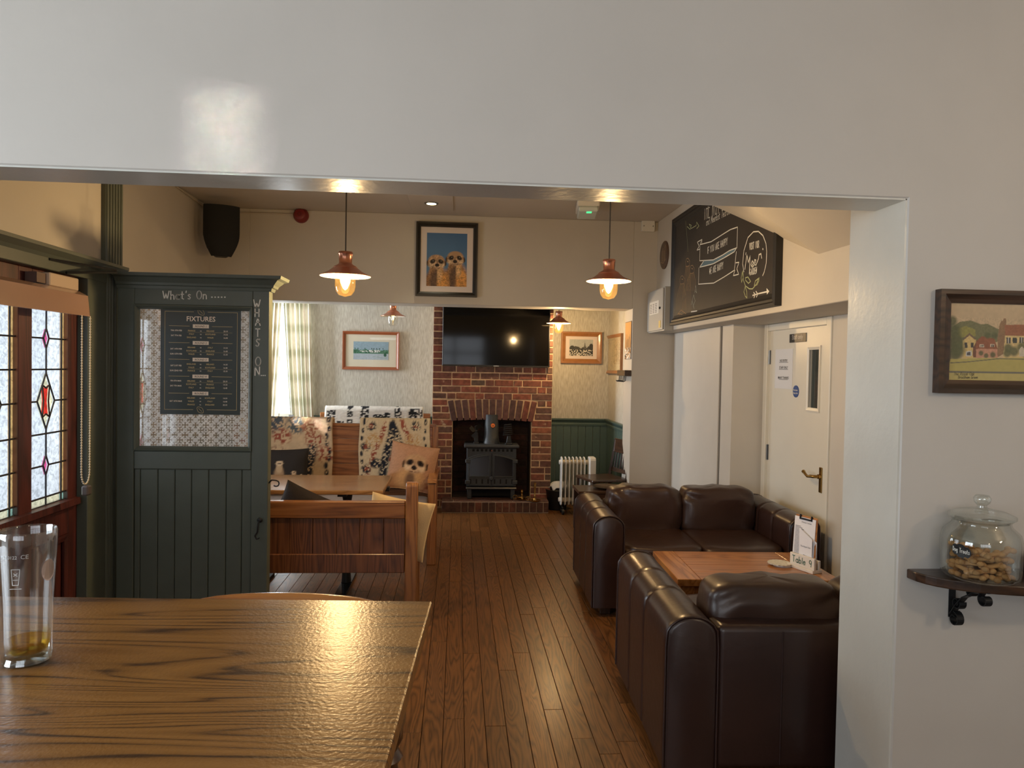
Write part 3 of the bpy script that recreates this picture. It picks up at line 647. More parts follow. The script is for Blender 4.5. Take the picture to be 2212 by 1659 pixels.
# ---------------------------------------------------------------- green "What's On" screen
YS = 3.85
def S(px, py): p = P(px, py, 'y', YS); return p.x, p.z
sx0, sx1 = S(252, 900)[0], S(580, 900)[0]; sc = thing('partition_screen', 'tall green boarded screen with a patterned glass window and cornice', 'screen', ((sx0+sx1)/2, YS, 0))
ox = (sx0+sx1)/2
def SL(px, py): a, b = S(px, py); return a-ox, b
zt_ = SL(420, 621)[1]; gx0, gz1 = SL(290, 657); gx1, gz0 = SL(543, 975); TH = .06
sl, sr = sx0-ox, sx1-ox; bz1 = SL(420, 1015)[1]
M().box(sl, gx0, 0, TH, 0, zt_).obj('stile', green, sc, .003); M().box(gx1, sr, 0, TH, 0, zt_).obj('stile', green, sc, .003)
M().box(gx0, gx1, 0, TH, gz1, zt_).obj('top_rail', green, sc, .003); M().box(gx0, gx1, 0, TH, bz1, gz0).obj('middle_rail', green, sc, .006); M().box(gx0, gx1, 0, TH, 0, .12).obj('bottom_rail', green, sc, .003)
bx = [gx0]+[SL(q, 1150)[0] for q in (300, 338, 375, 411, 448, 486, 520)]+[gx1]
for a, b in zip(bx[:-1], bx[1:]): M().box(a+.0012, b-.0012, .012, .03, .1, bz1+.01).obj('board', green, sc, .003)
M().box(gx0, gx1, .03, .04, .1, bz1).obj('backing_board', green, sc)
m = M(); frame(m, gx1-gx0, gz1-gz0, .022, .006, .0, 0, [(0, .02), (0, -.008), (.006, -.01), (.014, -.002), (.022, .012), (.022, .02)]); m.obj('glazing_bead', green, sc, loc=((gx0+gx1)/2, 0, gz0))
cz0, cz1 = zt_-.012, SL(420, 594)[1]; hh = cz1-cz0
prof = [(0, 0), (.008, 0), (.012, hh*.2), (.02, hh*.25), (.024, hh*.4), (.045, hh*.72), (.062, hh*.8), (.066, hh), (0, hh)]
vs = []; nP = len(prof)
for u, v in prof: vs.append((sl, -u, cz0+v))
for u, v in prof: vs.append((sr+u*1.1, -u, cz0+v))
for u, v in prof: vs.append((sr+u*1.1, TH+u, cz0+v))
for u, v in prof: vs.append((sl, TH+u, cz0+v))
fs = [(c*nP+i, c*nP+(i+1) % nP, (c+1)*nP+(i+1) % nP, (c+1)*nP+i) for c in range(3) for i in range(nP)]
fs += [(i+0, nP*1+i, nP*2+i, nP*3+i) for i in (nP-2,)]
M().add(vs, fs).obj('cornice', green, sc)
# etched pattern glass, pattern kept as a painted attribute
gw, gh = gx1-gx0-.03, gz1-gz0-.03
cvg = Canvas(210, int(210*gh/gw), (255, 255, 255)); U = cvg.X*gw; V = cvg.Y*gh; s_ = .0525
frost = np.ones(U.shape)
for par in (0, 1):
    uu = (U/s_+.5*par) % 1-.5; vv = (V/s_+.5*par) % 1-.5; au, av = np.abs(uu), np.abs(vv)
    cross = ((au < .055) & (av < .27)) | ((av < .055) & (au < .27)) | ((au < .12) & (np.abs(av-.24) < .045)) | ((av < .12) & (np.abs(au-.24) < .045)) | ((au < .05) & (av < .05))
    frost[cross] = .12
uu = (U+V)/s_ % 1; vv = (U-V)/s_ % 1
for a in (uu, vv):
    d = np.abs(a-.5); dash = ((U*190) % 1 < .62); frost[(np.abs(d-.06) < .022) & dash] = .35
cvg.a[:] = frost[..., None]
def etched():
    m, nt, b = nmat('etched_glass'); out = nt.nodes['Material Output']; at = node(nt, 'ShaderNodeAttribute', attribute_name='Col')
    b.inputs['Base Color'].default_value = lin((206, 204, 198)); b.inputs['Roughness'].default_value = .6
    tl = node(nt, 'ShaderNodeBsdfTranslucent'); tl.inputs[0].default_value = lin((226, 226, 222))
    tr = node(nt, 'ShaderNodeBsdfTransparent'); tr.inputs[0].default_value = (.75, .78, .78, 1)
    gls = node(nt, 'ShaderNodeBsdfGlossy'); gls.inputs['Roughness'].default_value = .03
    m1 = node(nt, 'ShaderNodeMixShader'); m1.inputs[0].default_value = .55; link(nt, b.outputs[0], m1.inputs[1]); link(nt, tl.outputs[0], m1.inputs[2])
    m2 = node(nt, 'ShaderNodeMixShader'); link(nt, at.outputs['Fac'], m2.inputs[0]); link(nt, tr.outputs[0], m2.inputs[1]); link(nt, m1.outputs[0], m2.inputs[2])
    m3 = node(nt, 'ShaderNodeMixShader'); m3.inputs[0].default_value = .2; link(nt, m2.outputs[0], m3.inputs[1]); link(nt, gls.outputs[0], m3.inputs[2])
    link(nt, m3.outputs[0], out.inputs[0]); return m
put('pane', print_mesh('pane', cvg, gw, gh), etched(), sc, ((gx0+gx1)/2, .018, gz0+.015))
m = M()
def fit(m, st, a, b, h, w, y, slant=0.0, gap=.22):
    """hand lettering from point a to point b (local x,z)"""
    un = sum(max([p[0] for l in GL.get(c, []) for p in l], default=.35)+gap for c in st)-gap
    L = math.hypot(b[0]-a[0], b[1]-a[1]); sl_ = (b[1]-a[1])/(b[0]-a[0]+1e-9); sx = (b[0]-a[0])/(un*h)
    hand(m, st, a[0], a[1], h, w, y, gap, sl_, slant, sx)
fit(m, "What's On", SL(352, 647), SL(446, 646), .043, .005, -.0015); 
for q in (458, 465, 472, 479, 486): m.stroke([SL(q-1, 642), SL(q+1, 642)], .006, -.0015)
for st, (px, py), h in (('W', (548, 665), .042), ('H', (551, 684), .04), ('A', (552, 703), .04), ('T', (552, 727), .04), (',', (560, 733), .03), ('S', (553, 748), .038), ('O', (552, 790), .045), ('N', (551, 811), .045)):
    a = SL(px, py); hand(m, st, a[0], a[1], h, .0055, -.0015)
for q in (565, 569, 573): m.stroke([SL(q-1, 811), SL(q+.6, 811)], .005, -.0015)
tag(m.obj('lettering', chalk, sc, recalc=False), kind='stuff')
a = SL(561, 1123); b = SL(558, 1160)
hk = M().tube([(a[0], -.012, a[1]), (a[0]-.004, -.02, a[1]-.03), (b[0], -.02, b[1]+.03), (b[0]-.012, -.02, b[1]+.01), (b[0]-.004, -.02, b[1]-.006), (b[0]+.01, -.02, b[1])], .0045, 6).ball((a[0]+.002, -.008, a[1]), .014, 10, 6, (1, .6, 1)).obj('cabin_hook', iron, sc, smooth=50)
e = SL(585, 1045); M().tube([(sr, .02, e[1])]+[(sr+.005+.035*(k/3), .02-.012, e[1]+.018) for k in range(1, 3)]+[(sr+.04+.016*math.sin(t), .01, e[1]+.016*math.cos(t)) for t in (0, .8, 1.6, 2.4, 3.2, 4.0)], .004, 6).obj('coat_hook', iron, sc, smooth=50)
# ---- fixtures poster taped to the glass
def C3(cx, cy): return SL(240+cx*.2532, 580+cy*.2532)
p0, p1 = SL(345, 661), SL(517, 897); pwid, phei = p1[0]-p0[0], p0[1]-p1[1]; pcx = (p0[0]+p1[0])/2
po = thing('fixtures_poster', 'dark green rugby fixtures poster with gold lettering on the screen glass', 'poster', (ox+pcx, YS+.013, p1[1]))
M().box(-pwid/2, pwid/2, 0, .0015, 0, phei).obj('sheet', plain('poster_green', (34, 44, 38), .35, coat=.3), po)
def Q(u, v): return (u-.5)*pwid, (1-v)*phei          # u,v in poster fractions
gold = plain('poster_gold', (206, 180, 122), .6); cream = plain('poster_cream', (232, 214, 192), .6)
m = M(); LW = .0016
for (a, b) in (((.055, .045), (.41, .045)), ((.585, .045), (.955, .045)), ((.055, .045), (.055, .955)), ((.955, .045), (.955, .955)), ((.055, .955), (.41, .955)), ((.585, .955), (.955, .955))): m.stroke([Q(*a), Q(*b)], LW, -.0008)
def rug_ball(v):
    c = Q(.5, v); pts = []
    for k in range(17):
        t = 2*PI*k/16; x, z = .021*math.cos(t), .011*math.sin(t)*(1-.25*math.cos(2*t)); pts.append((c[0]+x*.7+z*.7, c[1]-x*.7+z*.7))
    m.stroke(pts, LW, -.0008); m.stroke([(c[0]-.008, c[1]+.008), (c[0]+.008, c[1]-.008)], LW, -.0008)
rug_ball(.045); rug_ball(.957)
rounds = [(.178, [('THU 5TH FEB', .218, ['FRANCE|IRELAND|20.10']), ('SAT 7TH FEB', .262, ['ITALY|SCOTLAND|14.10', 'ENGLAND|WALES|16.40'])]),
          (.333, [('SAT 14TH FEB', .387, ['IRELAND|ITALY|14.10', 'SCOTLAND|ENGLAND|16.40']), ('SUN 15TH FEB', .435, ['WALES|FRANCE|15.10'])]),
          (.488, [('SAT 21ST FEB', .543, ['ENGLAND|IRELAND|14.10', 'WALES|SCOTLAND|16.40']), ('SUN 22ND FEB', .592, ['FRANCE|ITALY|15.10'])]),
          (.645, [('FRI 6TH MAR', .686, ['IRELAND|WALES|20.10']), ('SAT 7TH MAR', .733, ['SCOTLAND|FRANCE|14.10', 'ITALY|ENGLAND|16.40'])]),
          (.803, [('SAT 14TH MAR', .877, ['IRELAND|SCOTLAND|14.10', 'WALES|ITALY|16.40', 'FRANCE|ENGLAND|20.10'])])]
def stuff(o): o['kind'] = 'stuff'; return o
mw = M(); c = Q(.5, .132); text(mw, 'FIXTURES', c[0], c[1], .036, -.001, bold=.012, sx=.95)

for n_, (v, rows) in enumerate(rounds):
    a, b = Q(.4, v-.017), Q(.6, v+.017); rl = M().add([(a[0], -.0008, b[1]), (b[0], -.0008, b[1]), (b[0], -.0008, a[1]), (a[0], -.0008, a[1])], [(0, 1, 2, 3)]).obj('round_label', cream, po, recalc=False); mdk = M()
    c = Q(.5, v+.009); text(mdk, 'ROUND %d' % (n_+1), c[0], c[1], .0135, -.0016, bold=.01, shear=.2); stuff(mdk.obj('lettering', plain('poster_ink', (30, 36, 32), .6) if 'poster_ink' not in MATS else MATS['poster_ink'], rl, recalc=False))
    for a, b in ((.105, .36), (.64, .895)): m.stroke([Q(a, v), Q(b, v)], LW, -.0008)
    vv = v+.041
    for dt, dv, ms in rows:
        k = len(ms); c = Q(.195, vv+(k-1)*.0155+.008); text(mw, dt, c[0], c[1], .0105, -.001, bold=.02, sx=.9)
        for q in ms:
            h_, a_, t_ = q.split('|')
            for s_t, u_, mm in ((h_, .385, m), ('vs', .5, mw), (a_, .62, m), (t_, .81, mw)):
                c = Q(u_, vv+.008); text(mm, s_t, c[0], c[1], .0108, -.001, bold=.012, sx=.92)
            vv += .031
        if (dt, ms) != (rows[-1][0], rows[-1][2]): m.stroke([Q(.33, vv-.0155), Q(.895, vv-.0155)], .0006, -.0008)
stuff(m.obj('gold_print', gold, po, recalc=False)); stuff(mw.obj('cream_print', cream, po, recalc=False))

# ---------------------------------------------------------------- staff door
yc = (DY0+DY1)/2
d2 = thing('door_2', 'cream staff door with a narrow glass panel and brass handle', None, (XDR, yc, 0), -PI/2, kind='structure')
def D(px, py): p = P(px, py, 'x', XDR); return yc-p.y, p.z
hw = (DY1-DY0)/2
v0, v1 = D(1743, 749), D(1767, 890); vx0, vx1, vz1, vz0 = v0[0]+.02, v1[0]-.02, v0[1]-.02, v1[1]+.02
M().box(-hw+.004, vx0, .012, .055, .008, DZ-.004).box(vx1, hw-.004, .012, .055, .008, DZ-.004).box(vx0, vx1, .012, .055, .008, vz0).box(vx0, vx1, .012, .055, vz1, DZ-.004).obj('leaf', white_p, d2)
m = M(); frame(m, vx1-vx0+.05, vz1-vz0+.05, .028, .012, .013, 0); m.obj('vision_bead', white_p, d2, loc=((vx0+vx1)/2, 0, vz0-.025))
def wired():
    m, nt, b = nmat('wired_glass'); b.inputs['Roughness'].default_value = .08; tc = node(nt, 'ShaderNodeTexCoord'); w = node(nt, 'ShaderNodeTexWave'); w.inputs['Scale'].default_value = 55
    link(nt, tc.outputs['Object'], w.inputs['Vector']); r = ramp(nt, [(.8, lin((36, 44, 44))), (.95, lin((110, 116, 112)))]); link(nt, w.outputs['Fac'], r.inputs[0]); link(nt, r.outputs[0], b.inputs['Base Color']); return m
M().box(vx0, vx1, .03, .036, vz0, vz1).obj('pane', wired(), d2)
for a, b, c, d in ((-hw-.055, -hw+.004, 0, DZ+.05), (hw-.004, hw+.055, 0, DZ+.05), (-hw+.005, hw-.005, DZ-.004, DZ+.048)): M().box(a, b, -.016, .02, c, d).obj('architrave', white_p, d2, .004)
for py0, py1 in ((757, 787), (960, 993)):
    z0, z1 = P(1656, py1, 'x', XDR).z, P(1656, py0, 'x', XDR).z; M().tube([(-hw, .004, z0), (-hw, .004, z1)], .008, 8).box(-hw-.02, -hw+.02, .009, .013, z0, z1).obj('hinge', steel, d2)
a, b = D(1704, 722), D(1739, 738)
sg = M().box(a[0], b[0], .005, .0125, b[1], a[1]).obj('staff_sign', plain('sign_black', (40, 40, 40), .35), d2, .002)
m = M(); text(m, 'Staff only', (a[0]+b[0])/2, b[1]+.022, .05, .0042, sx=.92); m.obj('lettering', plain('sign_grey', (208, 206, 200), .5), sg, recalc=False)
a, b = D(1673, 755), D(1708, 841)
nt_ = M().box(a[0], b[0], .009, .0115, b[1], a[1]).obj('paper_notice', plain('white_paper', (222, 222, 224), .7), d2)
m = M()
for st, pv in (('NO ENTRY', 778), ('STAFF ONLY', 793), ('MANY THANKS', 815)):
    z = D(1690, pv)[1]; text(m, st, (a[0]+b[0])/2, z-.012, .026, .0083, bold=.02); m.stroke([((a[0]+b[0])/2-.075, z-.017), ((a[0]+b[0])/2+.075, z-.017)], .003, .0083)
m.obj('notice_print', plain('ink', (60, 60, 62), .7), nt_, recalc=False)
a = D(1716.5, 845.5)
st_ = M().lathe([(.0001, .007), (.044, .007), (.044, .0125)], 28, (a[0], 0, a[1]), 'y').obj('round_sticker', plain('mandatory_blue', (30, 72, 138), .4), d2)
m = M(); text(m, 'Fire door', a[0], a[1]+.004, .018, .006, bold=.02); text(m, 'Keep shut', a[0], a[1]-.018, .018, .006, bold=.02); m.obj('sticker_print', chalk, st_, recalc=False)
a, b = D(1765, 1008), D(1775, 1067); hx = (a[0]+b[0])/2
hp = M().box(hx-.02, hx+.02, .004, .0125, b[1], a[1]).obj('handle_plate', brass, d2, .004); hz = D(1768, 1029)[1]
M().tube([(hx, .005, hz), (hx, -.045, hz), (hx-.02, -.055, hz), (hx-.06, -.055, hz-.008), (hx-.1, -.055, hz+.01), (hx-.125, -.052, hz+.018)], [.011, .011, .011, .009, .01, .013], 10).lathe([(.001, -.012), (.016, -.012), (.016, .004)], 12, (hx, 0, hz), 'y').obj('lever', brass, hp, smooth=50)

# ---------------------------------------------------------------- chalkboard
y0c, y1c = P(1690, 600, 'x', XCB).y, P(1459, 600, 'x', XCB).y; zc0 = P(1457, 703, 'x', XCB).z; zc0 = (zc0+P(1690, 661, 'x', XCB).z)/2; zc1 = 2.99
yc = (y0c+y1c)/2; cw = y1c-y0c; chh = zc1-zc0
cb = thing('chalkboard', 'large black chalkboard with drawn ribbons and a garden arrow', 'chalkboard', (XCB, yc, zc0), -PI/2)
board_m = plain('chalkboard_black', (44, 38, 33), .55, noise=.15, nscale=4)
M().box(-cw/2+.04, cw/2-.04, -.028, 0, .04, chh-.04).obj('board', board_m, cb)
m = M(); frame(m, cw, chh, .085, .05, 0, 0, [(0, 0), (0, -.045), (.02, -.05), (.03, -.042), (.045, -.044), (.06, -.034), (.085, -.028), (.085, 0)]); m.obj('frame', plain('chalkboard_frame', (30, 27, 24), .5), cb)
def K(cx, cy): p = P(1380+cx*.217, 420+cy*.217, 'x', XCB-.03); return yc-p.y, p.z-zc0
def KL(m, pts, w=.011): m.stroke([K(*q) for q in pts], w*.66, -.0295)
m = M()
KL(m, [(605, 660), (608, 500), (720, 470), (830, 400), (910, 350), (982, 325), (976, 530), (900, 560), (830, 605), (740, 652), (605, 660)])
KL(m, [(608, 500), (628, 448), (582, 475), (600, 515), (578, 555), (605, 545)]); KL(m, [(628, 448), (625, 492)])
KL(m, [(650, 655), (605, 725), (740, 690), (850, 630), (950, 570), (970, 535)])
KL(m, [(597, 730), (593, 893), (745, 882), (850, 820), (950, 755), (970, 570)]); KL(m, [(965, 680), (996, 676), (975, 740), (993, 795), (940, 808), (955, 755)])
fit(m, 'IF YOU ARE HAPPY', K(682, 590), K(880, 498), .05, .006, -.0295); fit(m, 'WE ARE HAPPY', K(700, 795), K(838, 738), .05, .006, -.0295)
fit(m, 'THE ROY', K(645, 255), K(800, 185), .16, .006, -.0295); fit(m, 'and Meerkat Tearoom', K(668, 312), K(920, 185), .055, .005, -.0295, .15)
fit(m, 'VISIT OUR', K(1100, 552), K(1195, 528), .045, .006, -.0295); fit(m, 'GARDEN', K(1102, 805), K(1172, 785), .042, .006, -.0295)
KL(m, [(1055, 745), (1075, 600), (1090, 680), (1108, 610), (1098, 790)], .013); KL(m, [(1120, 720), (1140, 680), (1128, 660), (1115, 700), (1130, 725), (1155, 690), (1165, 655), (1152, 650), (1145, 690), (1165, 705), (1190, 640), (1195, 600), (1215, 590), (1222, 635)], .013)
KL(m, [(1062, 600), (1066, 580)], .012); KL(m, [(1232, 540), (1236, 548)], .016)
KL(m, [(1045, 770), (1032, 690), (1045, 560), (1085, 430), (1140, 372), (1190, 368), (1235, 410), (1265, 490), (1272, 570), (1268, 680), (1248, 770), (1232, 808)], .012)
KL(m, [(1132, 1005), (1200, 985), (1275, 968)], .014); KL(m, [(1142, 975), (1158, 998), (1145, 1028)], .012); KL(m, [(1165, 965), (1182, 990), (1170, 1022)], .012)
q = [K(1270, 932), K(1298, 964), K(1274, 997)]; m.add([(x, -.0296, z) for x, z in q], [(0, 1, 2)])
KL(m, [(520, 1168), (578, 1160)], .014)
stuff(m.obj('chalk_lines', chalk, cb, recalc=False))
m = M(); q = [K(650, 655), K(740, 652), K(830, 605), K(900, 560), K(976, 530), K(940, 580), K(850, 630), K(740, 690), K(605, 725)]
m.add([(x, -.0288, z) for x, z in q], [tuple(range(9))]); m.obj('blue_chalk_fold', plain('blue_chalk', (92, 116, 128), .9), cb, recalc=False)
m = M()
KL(m, [(1035, 760), (1040, 850), (1060, 910), (1100, 940), (1130, 940), (1165, 900), (1195, 835)], .011); KL(m, [(1030, 770), (1018, 830), (1022, 875), (1038, 830), (1030, 770)]); KL(m, [(1060, 830), (1085, 822), (1112, 865), (1090, 885), (1062, 855), (1060, 830)])
KL(m, [(1198, 830), (1160, 860), (1148, 905), (1175, 900), (1195, 860), (1198, 830)]); KL(m, [(1058, 915), (1045, 970), (1060, 1015), (1076, 1030), (1074, 970), (1058, 915)]); KL(m, [(480, 320), (510, 348), (525, 310), (500, 295), (520, 340), (570, 310), (575, 275), (598, 315), (575, 340)], .008); KL(m, [(465, 255), (490, 570)], .004)
m.obj('green_chalk_leaves', plain('green_chalk', (178, 184, 140), .9), cb, recalc=False)
m = M()
def meer_line(cx, cy, w, h, base):
    KL(m, [(cx-w*.5, cy+h*.5), (cx-w*.55, cy), (cx-w*.3, cy-h*.45), (cx+w*.1, cy-h*.5), (cx+w*.5, cy-h*.1), (cx+w*.4, cy+h*.4), (cx, cy+h*.5), (cx-w*.5, cy+h*.5)], .006)
    for k in range(7):
        t = (k-3)/3; KL(m, [(cx+t*w*.45, cy+h*.5), (cx+t*w*.9-8, (cy+base)/2), (cx+t*w*1.1-14, base)], .006)
    KL(m, [(cx-w*.1, cy-h*.1), (cx+w*.1, cy-h*.05)], .012)
meer_line(487, 675, 40, 80, 1190); meer_line(530, 745, 42, 80, 960); meer_line(432, 850, 44, 80, 1150)
KL(m, [(385, 1195), (420, 1150), (470, 1190), (440, 1200), (395, 1185), (410, 1215)], .009)
m.obj('brown_chalk_animals', plain('brown_chalk', (172, 142, 108), .9), cb, recalc=False)
m = M(); KL(m, [(520, 1100), (545, 1000), (560, 1060), (540, 1110), (550, 1140), (530, 1060)], .008); KL(m, [(560, 960), (575, 980), (566, 905), (555, 980)], .007); m.obj('grey_chalk_bird', plain('grey_chalk', (168, 176, 172), .9), cb, recalc=False)

# ---------------------------------------------------------------- small wall and ceiling fittings
fx = 1.90; a, b = P(1431, 718, 'x', fx), P(1398, 668, 'x', fx)
zf0, zf1 = P(1415, 717, 'x', fx).z, P(1431, 619, 'x', fx).z
fb = thing('fuse_box', 'grey metal fuse box with printed label left of the chalkboard', 'fuse box', (XCB, (a.y+b.y)/2, zf0), -PI/2); fl2 = (b.y-a.y)/2; fh = zf1-zf0
gm = plain('fuse_box_grey', (172, 170, 164), .45)
M().box(-fl2, fl2, -.085, 0, 0, fh).obj('casing', gm, fb, .004); dr = M().box(-fl2+.012, fl2-.012, -.1, -.086, .012, fh-.012).obj('door', gm, fb, .003)
M().box(-.18, .14, -.1015, -.1, fh*.42, fh*.72).obj('circuit_label', plain('label_white', (214, 212, 206), .6), fb)
m = M()
for i in range(6):
    for j in range(3): m.stroke([(-.16+j*.09, fh*.46+i*.016), (-.1+j*.09, fh*.46+i*.016)], .006, -.1022)
m.obj('label_print', plain('label_ink', (90, 88, 86), .7), fb, recalc=False)
m = M().lathe([(.001, -.112), (.012, -.112), (.012, -.1)], 12, (.19, 0, fh*.53), 'y'); m.obj('lock', iron, fb); M().box(.16, .22, -.104, -.1, fh*.08, fh*.24).obj('warning_label', plain('warning_yellow', (222, 196, 120), .6), fb)
p = P(1436.5, 551, 'x', XCB); rr = (P(1436, 521, 'x', XCB).z-P(1436, 581, 'x', XCB).z)/2
pl = thing('round_plaque', 'round dark brown plaque with etched animals beside the chalkboard', 'plaque', (XCB, p.y, p.z-rr), -PI/2)
M().lathe([(.001, -.016), (rr-.01, -.016), (rr, -.01), (rr, 0)], 32, (0, 0, rr), 'y').obj('disc', plain('plaque_brown', (88, 66, 52), .4, noise=.15, nscale=12), pl, smooth=40)
m = M()
for x, h in ((-.05, .05), (-.02, .07), (.02, .04), (.05, .09)): m.stroke([(x, rr-.06), (x-.008, rr+h-.02), (x+.008, rr+h), (x+.014, rr+h-.03), (x+.016, rr-.06)], .006, -.0168)
m.stroke([(-.08, rr-.06), (0, rr-.08), (.08, rr-.05)], .007, -.0168); m.obj('engraving', plain('plaque_line', (182, 158, 130), .6), pl, recalc=False)
a, b = P(1385, 478, 'y', YB), P(1412, 502, 'y', YB); jb = thing('junction_box', 'square white cover plate high on the cross wall', 'junction box', ((a.x+b.x)/2, YB, b.z))
w = b.x-a.x; h = a.z-b.z; M().box(-w/2, w/2, -.045, 0, 0, h).obj('cover', white_p, jb, .004)
for sx in (-1, 1): M().lathe([(.001, -.048), (.006, -.048), (.006, -.045)], 10, (sx*w*.36, 0, h*.5), 'y').obj('screw', steel, jb)
p = P(651, 466, 'y', YB); al = thing('fire_alarm_sounder', 'round red fire alarm sounder on the cross wall', 'alarm', (p.x, YB, p.z-.075))
M().lathe([(.001, -.085), (.03, -.085), (.05, -.078), (.058, -.06), (.066, -.05), (.074, -.02), (.074, 0)], 28, (0, 0, .075), 'y').obj('body', plain('alarm_red', (122, 30, 28), .4), al, smooth=40)
M().lathe([(.0125, -.088), (.02, -.088), (.02, -.084), (.0125, -.084)], 16, (0, 0, .075), 'y', True).obj('sounder_ring', plain('alarm_ring', (92, 22, 22), .4), al)
# cable run round the ceiling
m = M(); pts = [P(380, 402, 'x', XL2+.01), Vector((XL2+.02, 7.0, 3.06)), Vector((XL2+.06, YB-.012, 3.05)), Vector((-1.9, YB-.012, 3.055)), Vector((-1.63, YB-.012, 3.055))]
tag(m.tube(pts, .008, 6).obj('cable_conduit', plain('cable_white', (190, 178, 162), .5)), 'thin pale cable clipped below the ceiling to the red alarm', 'cable')
# loudspeaker
p = P(478, 500, 'y', 6.85)
sp = thing('loudspeaker', 'black wedge-shaped loudspeaker high in the lounge corner', 'speaker', (p.x, p.y, p.z-.235), .35)
def spk(u, v):
    a = -PI/2+(u-.5)*2.2; z = v*.46; k = 1 if v > .45 else .55+.45*math.sin(PI/2*v/.45)
    return (.155*math.sin((u-.5)*2.2)/math.sin(1.1)*k, -.09*math.cos((u-.5)*2.2)*k-.02, z)
m = M(); m.grid(spk, 15, 14); m.obj('grille', plain('speaker_cloth', (22, 22, 22), .8, bump=.3, bscale=400), sp, smooth=60)
M().prism([(-.155, .46), (.155, .46), (.155, .2), (.12, .08), (.05, 0), (-.05, 0), (-.12, .08), (-.155, .2)], 'y', -.062, .05).obj('cabinet', black, sp, .008)
M().box(-.03, .03, .05, .2, .2, .27).obj('wall_bracket', iron, sp)
# emergency exit light
p = P(1269, 452, 'z', 3.04)
em = thing('emergency_light', 'white emergency light box with a green glow on the ceiling', 'emergency light', (p.x, p.y, 2.985), -.12)
M().box(-.1, .1, -.19, .19, .045, .115).obj('housing', white_p, em, .01)
M().box(-.088, .088, -.18, .18, 0, .045).obj('diffuser', plain('frosted_diffuser', (206, 214, 206), .25), em, .012)
M().box(-.015, .03, -.16, -.1, -.002, .002).obj('indicator', emissive('green_led', (70, 230, 140), 1.5), em)
# downlight
p = P(932, 436, 'z', ZC); dl = thing('downlight', 'small glowing recessed downlight in a square ceiling plate', 'ceiling light', (p.x, p.y, ZC))
M().box(-.2, .2, -.3, .3, -.012, 0).obj('plate', ceil_m, dl, .004); M().lathe([(.045, -.012), (.045, -.02), (.062, -.018), (.066, -.012)], 24, (0, 0, 0), closed=True).obj('bezel', steel, dl)
M().lathe([(.0001, -.0135), (.044, -.0135)], 20).obj('lamp_face', emissive('downlight_glow', (255, 236, 170), 30), dl)
l = bpy.data.lights.new('downlight_beam', 'SPOT'); l.energy = 14; l.color = (1, .86, .62); l.spot_size = 1.5; l.spot_blend = .6; l.shadow_soft_size = .04
o = bpy.data.objects.new('downlight_beam', l); COL.objects.link(o); o.location = (p.x, p.y, ZC-.03)
# pendant lamps
bulb_g = thin_glass('bulb_glass', (1, .88, .66), .04, .02, .35)
_nt = bulb_g.node_tree; _em = node(_nt, 'ShaderNodeEmission'); _em.inputs[0].default_value = lin((255, 186, 90)); _em.inputs[1].default_value = .28
_ad = node(_nt, 'ShaderNodeAddShader'); _o = _nt.nodes['Material Output']; _src = _o.inputs[0].links[0].from_socket; link(_nt, _src, _ad.inputs[0]); link(_nt, _em.outputs[0], _ad.inputs[1]); link(_nt, _ad.outputs[0], _o.inputs[0]); fil = emissive('filament', (255, 190, 90), 420); enamel = plain('enamel_white', (244, 236, 220), .4)
def pendant(label, px, py, wpx, lit, top):
    Dp = .27*FPX/wpx; p = P(px, py, 'y', Dp); t = thing('pendant_lamp', label, 'lamp', (p.x, p.y, p.z), 0, 'copper pendant lamps')
    M().tube([(0, 0, .125), (0, 0, top-p.z)], .004, 6).obj('cord', plain('grey_flex', (70, 64, 58), .6), t); M().lathe([(.05, top-p.z), (.05, top-p.z-.02), (.02, top-p.z-.035)], 16).obj('ceiling_rose', copper, t)
    M().lathe([(.012, .13), (.036, .128), (.04, .118), (.036, .112), (.034, .07), (.038, .062), (.06, .05), (.066, .042), (.062, .036)], 24).obj('lamp_holder', copper, t, smooth=50)
    M().lathe([(.06, .046), (.09, .022), (.128, .004), (.135, 0), (.1345, -.002), (.127, .001), (.089, .019), (.058, .042)], 32, closed=True).obj('lamp_shade', copper, t, smooth=50)
    M().lathe([(.05, .04), (.088, .0175), (.127, -.0005), (.1335, -.003)], 32, cap=False).obj('reflector', enamel, t, smooth=60)
    M().lathe([(.054, .03), (.054, -.055), (.049, -.08), (.034, -.102), (.0001, -.112)], 24, cap=False).obj('glass_globe', bulb_g if lit else clear, t, smooth=60)
    m = M().tube([(0, 0, .035), (0, 0, .02)], .018, 10); m.obj('bulb_cap', brass, t)
    M().lathe([(.0001, -.075), (.012, -.066), (.026, -.035), (.03, -.01), (.026, .012), (.016, .03)], 16).obj('bulb', emissive('lit_bulb', (255, 214, 130), 9) if lit else clear, t, smooth=60)
    m = M()
    for k in range(5):
        a = 2*PI*k/5; m.tube([(.013*math.cos(a), .013*math.sin(a), .008), (.004*math.cos(a+.3), .004*math.sin(a+.3), -.042)], .0032, 5)
    m.obj('filament', fil if lit else emissive('filament_dim', (255, 214, 130), 6), t)
    if lit:
        l = bpy.data.lights.new('pendant_glow', 'POINT'); l.energy = lit; l.color = (1, .74, .45); l.shadow_soft_size = .018
        o = bpy.data.objects.new('pendant_glow', l); COL.objects.link(o); o.location = (p.x, p.y, p.z-.092)
    return t
pendant('lit copper pendant lamp hanging beside the green screen', 746, 596, 107, 34, ZC)
pendant('lit copper pendant lamp hanging near the chalkboard', 1315, 607, 98, 36, ZC)
pendant('lit copper pendant lamp in front of the television corner', 1207, 698, 54, 26, 2.62)
pendant('dim copper pendant lamp above the small landscape picture', 849, 683, 54, 0, 2.62)

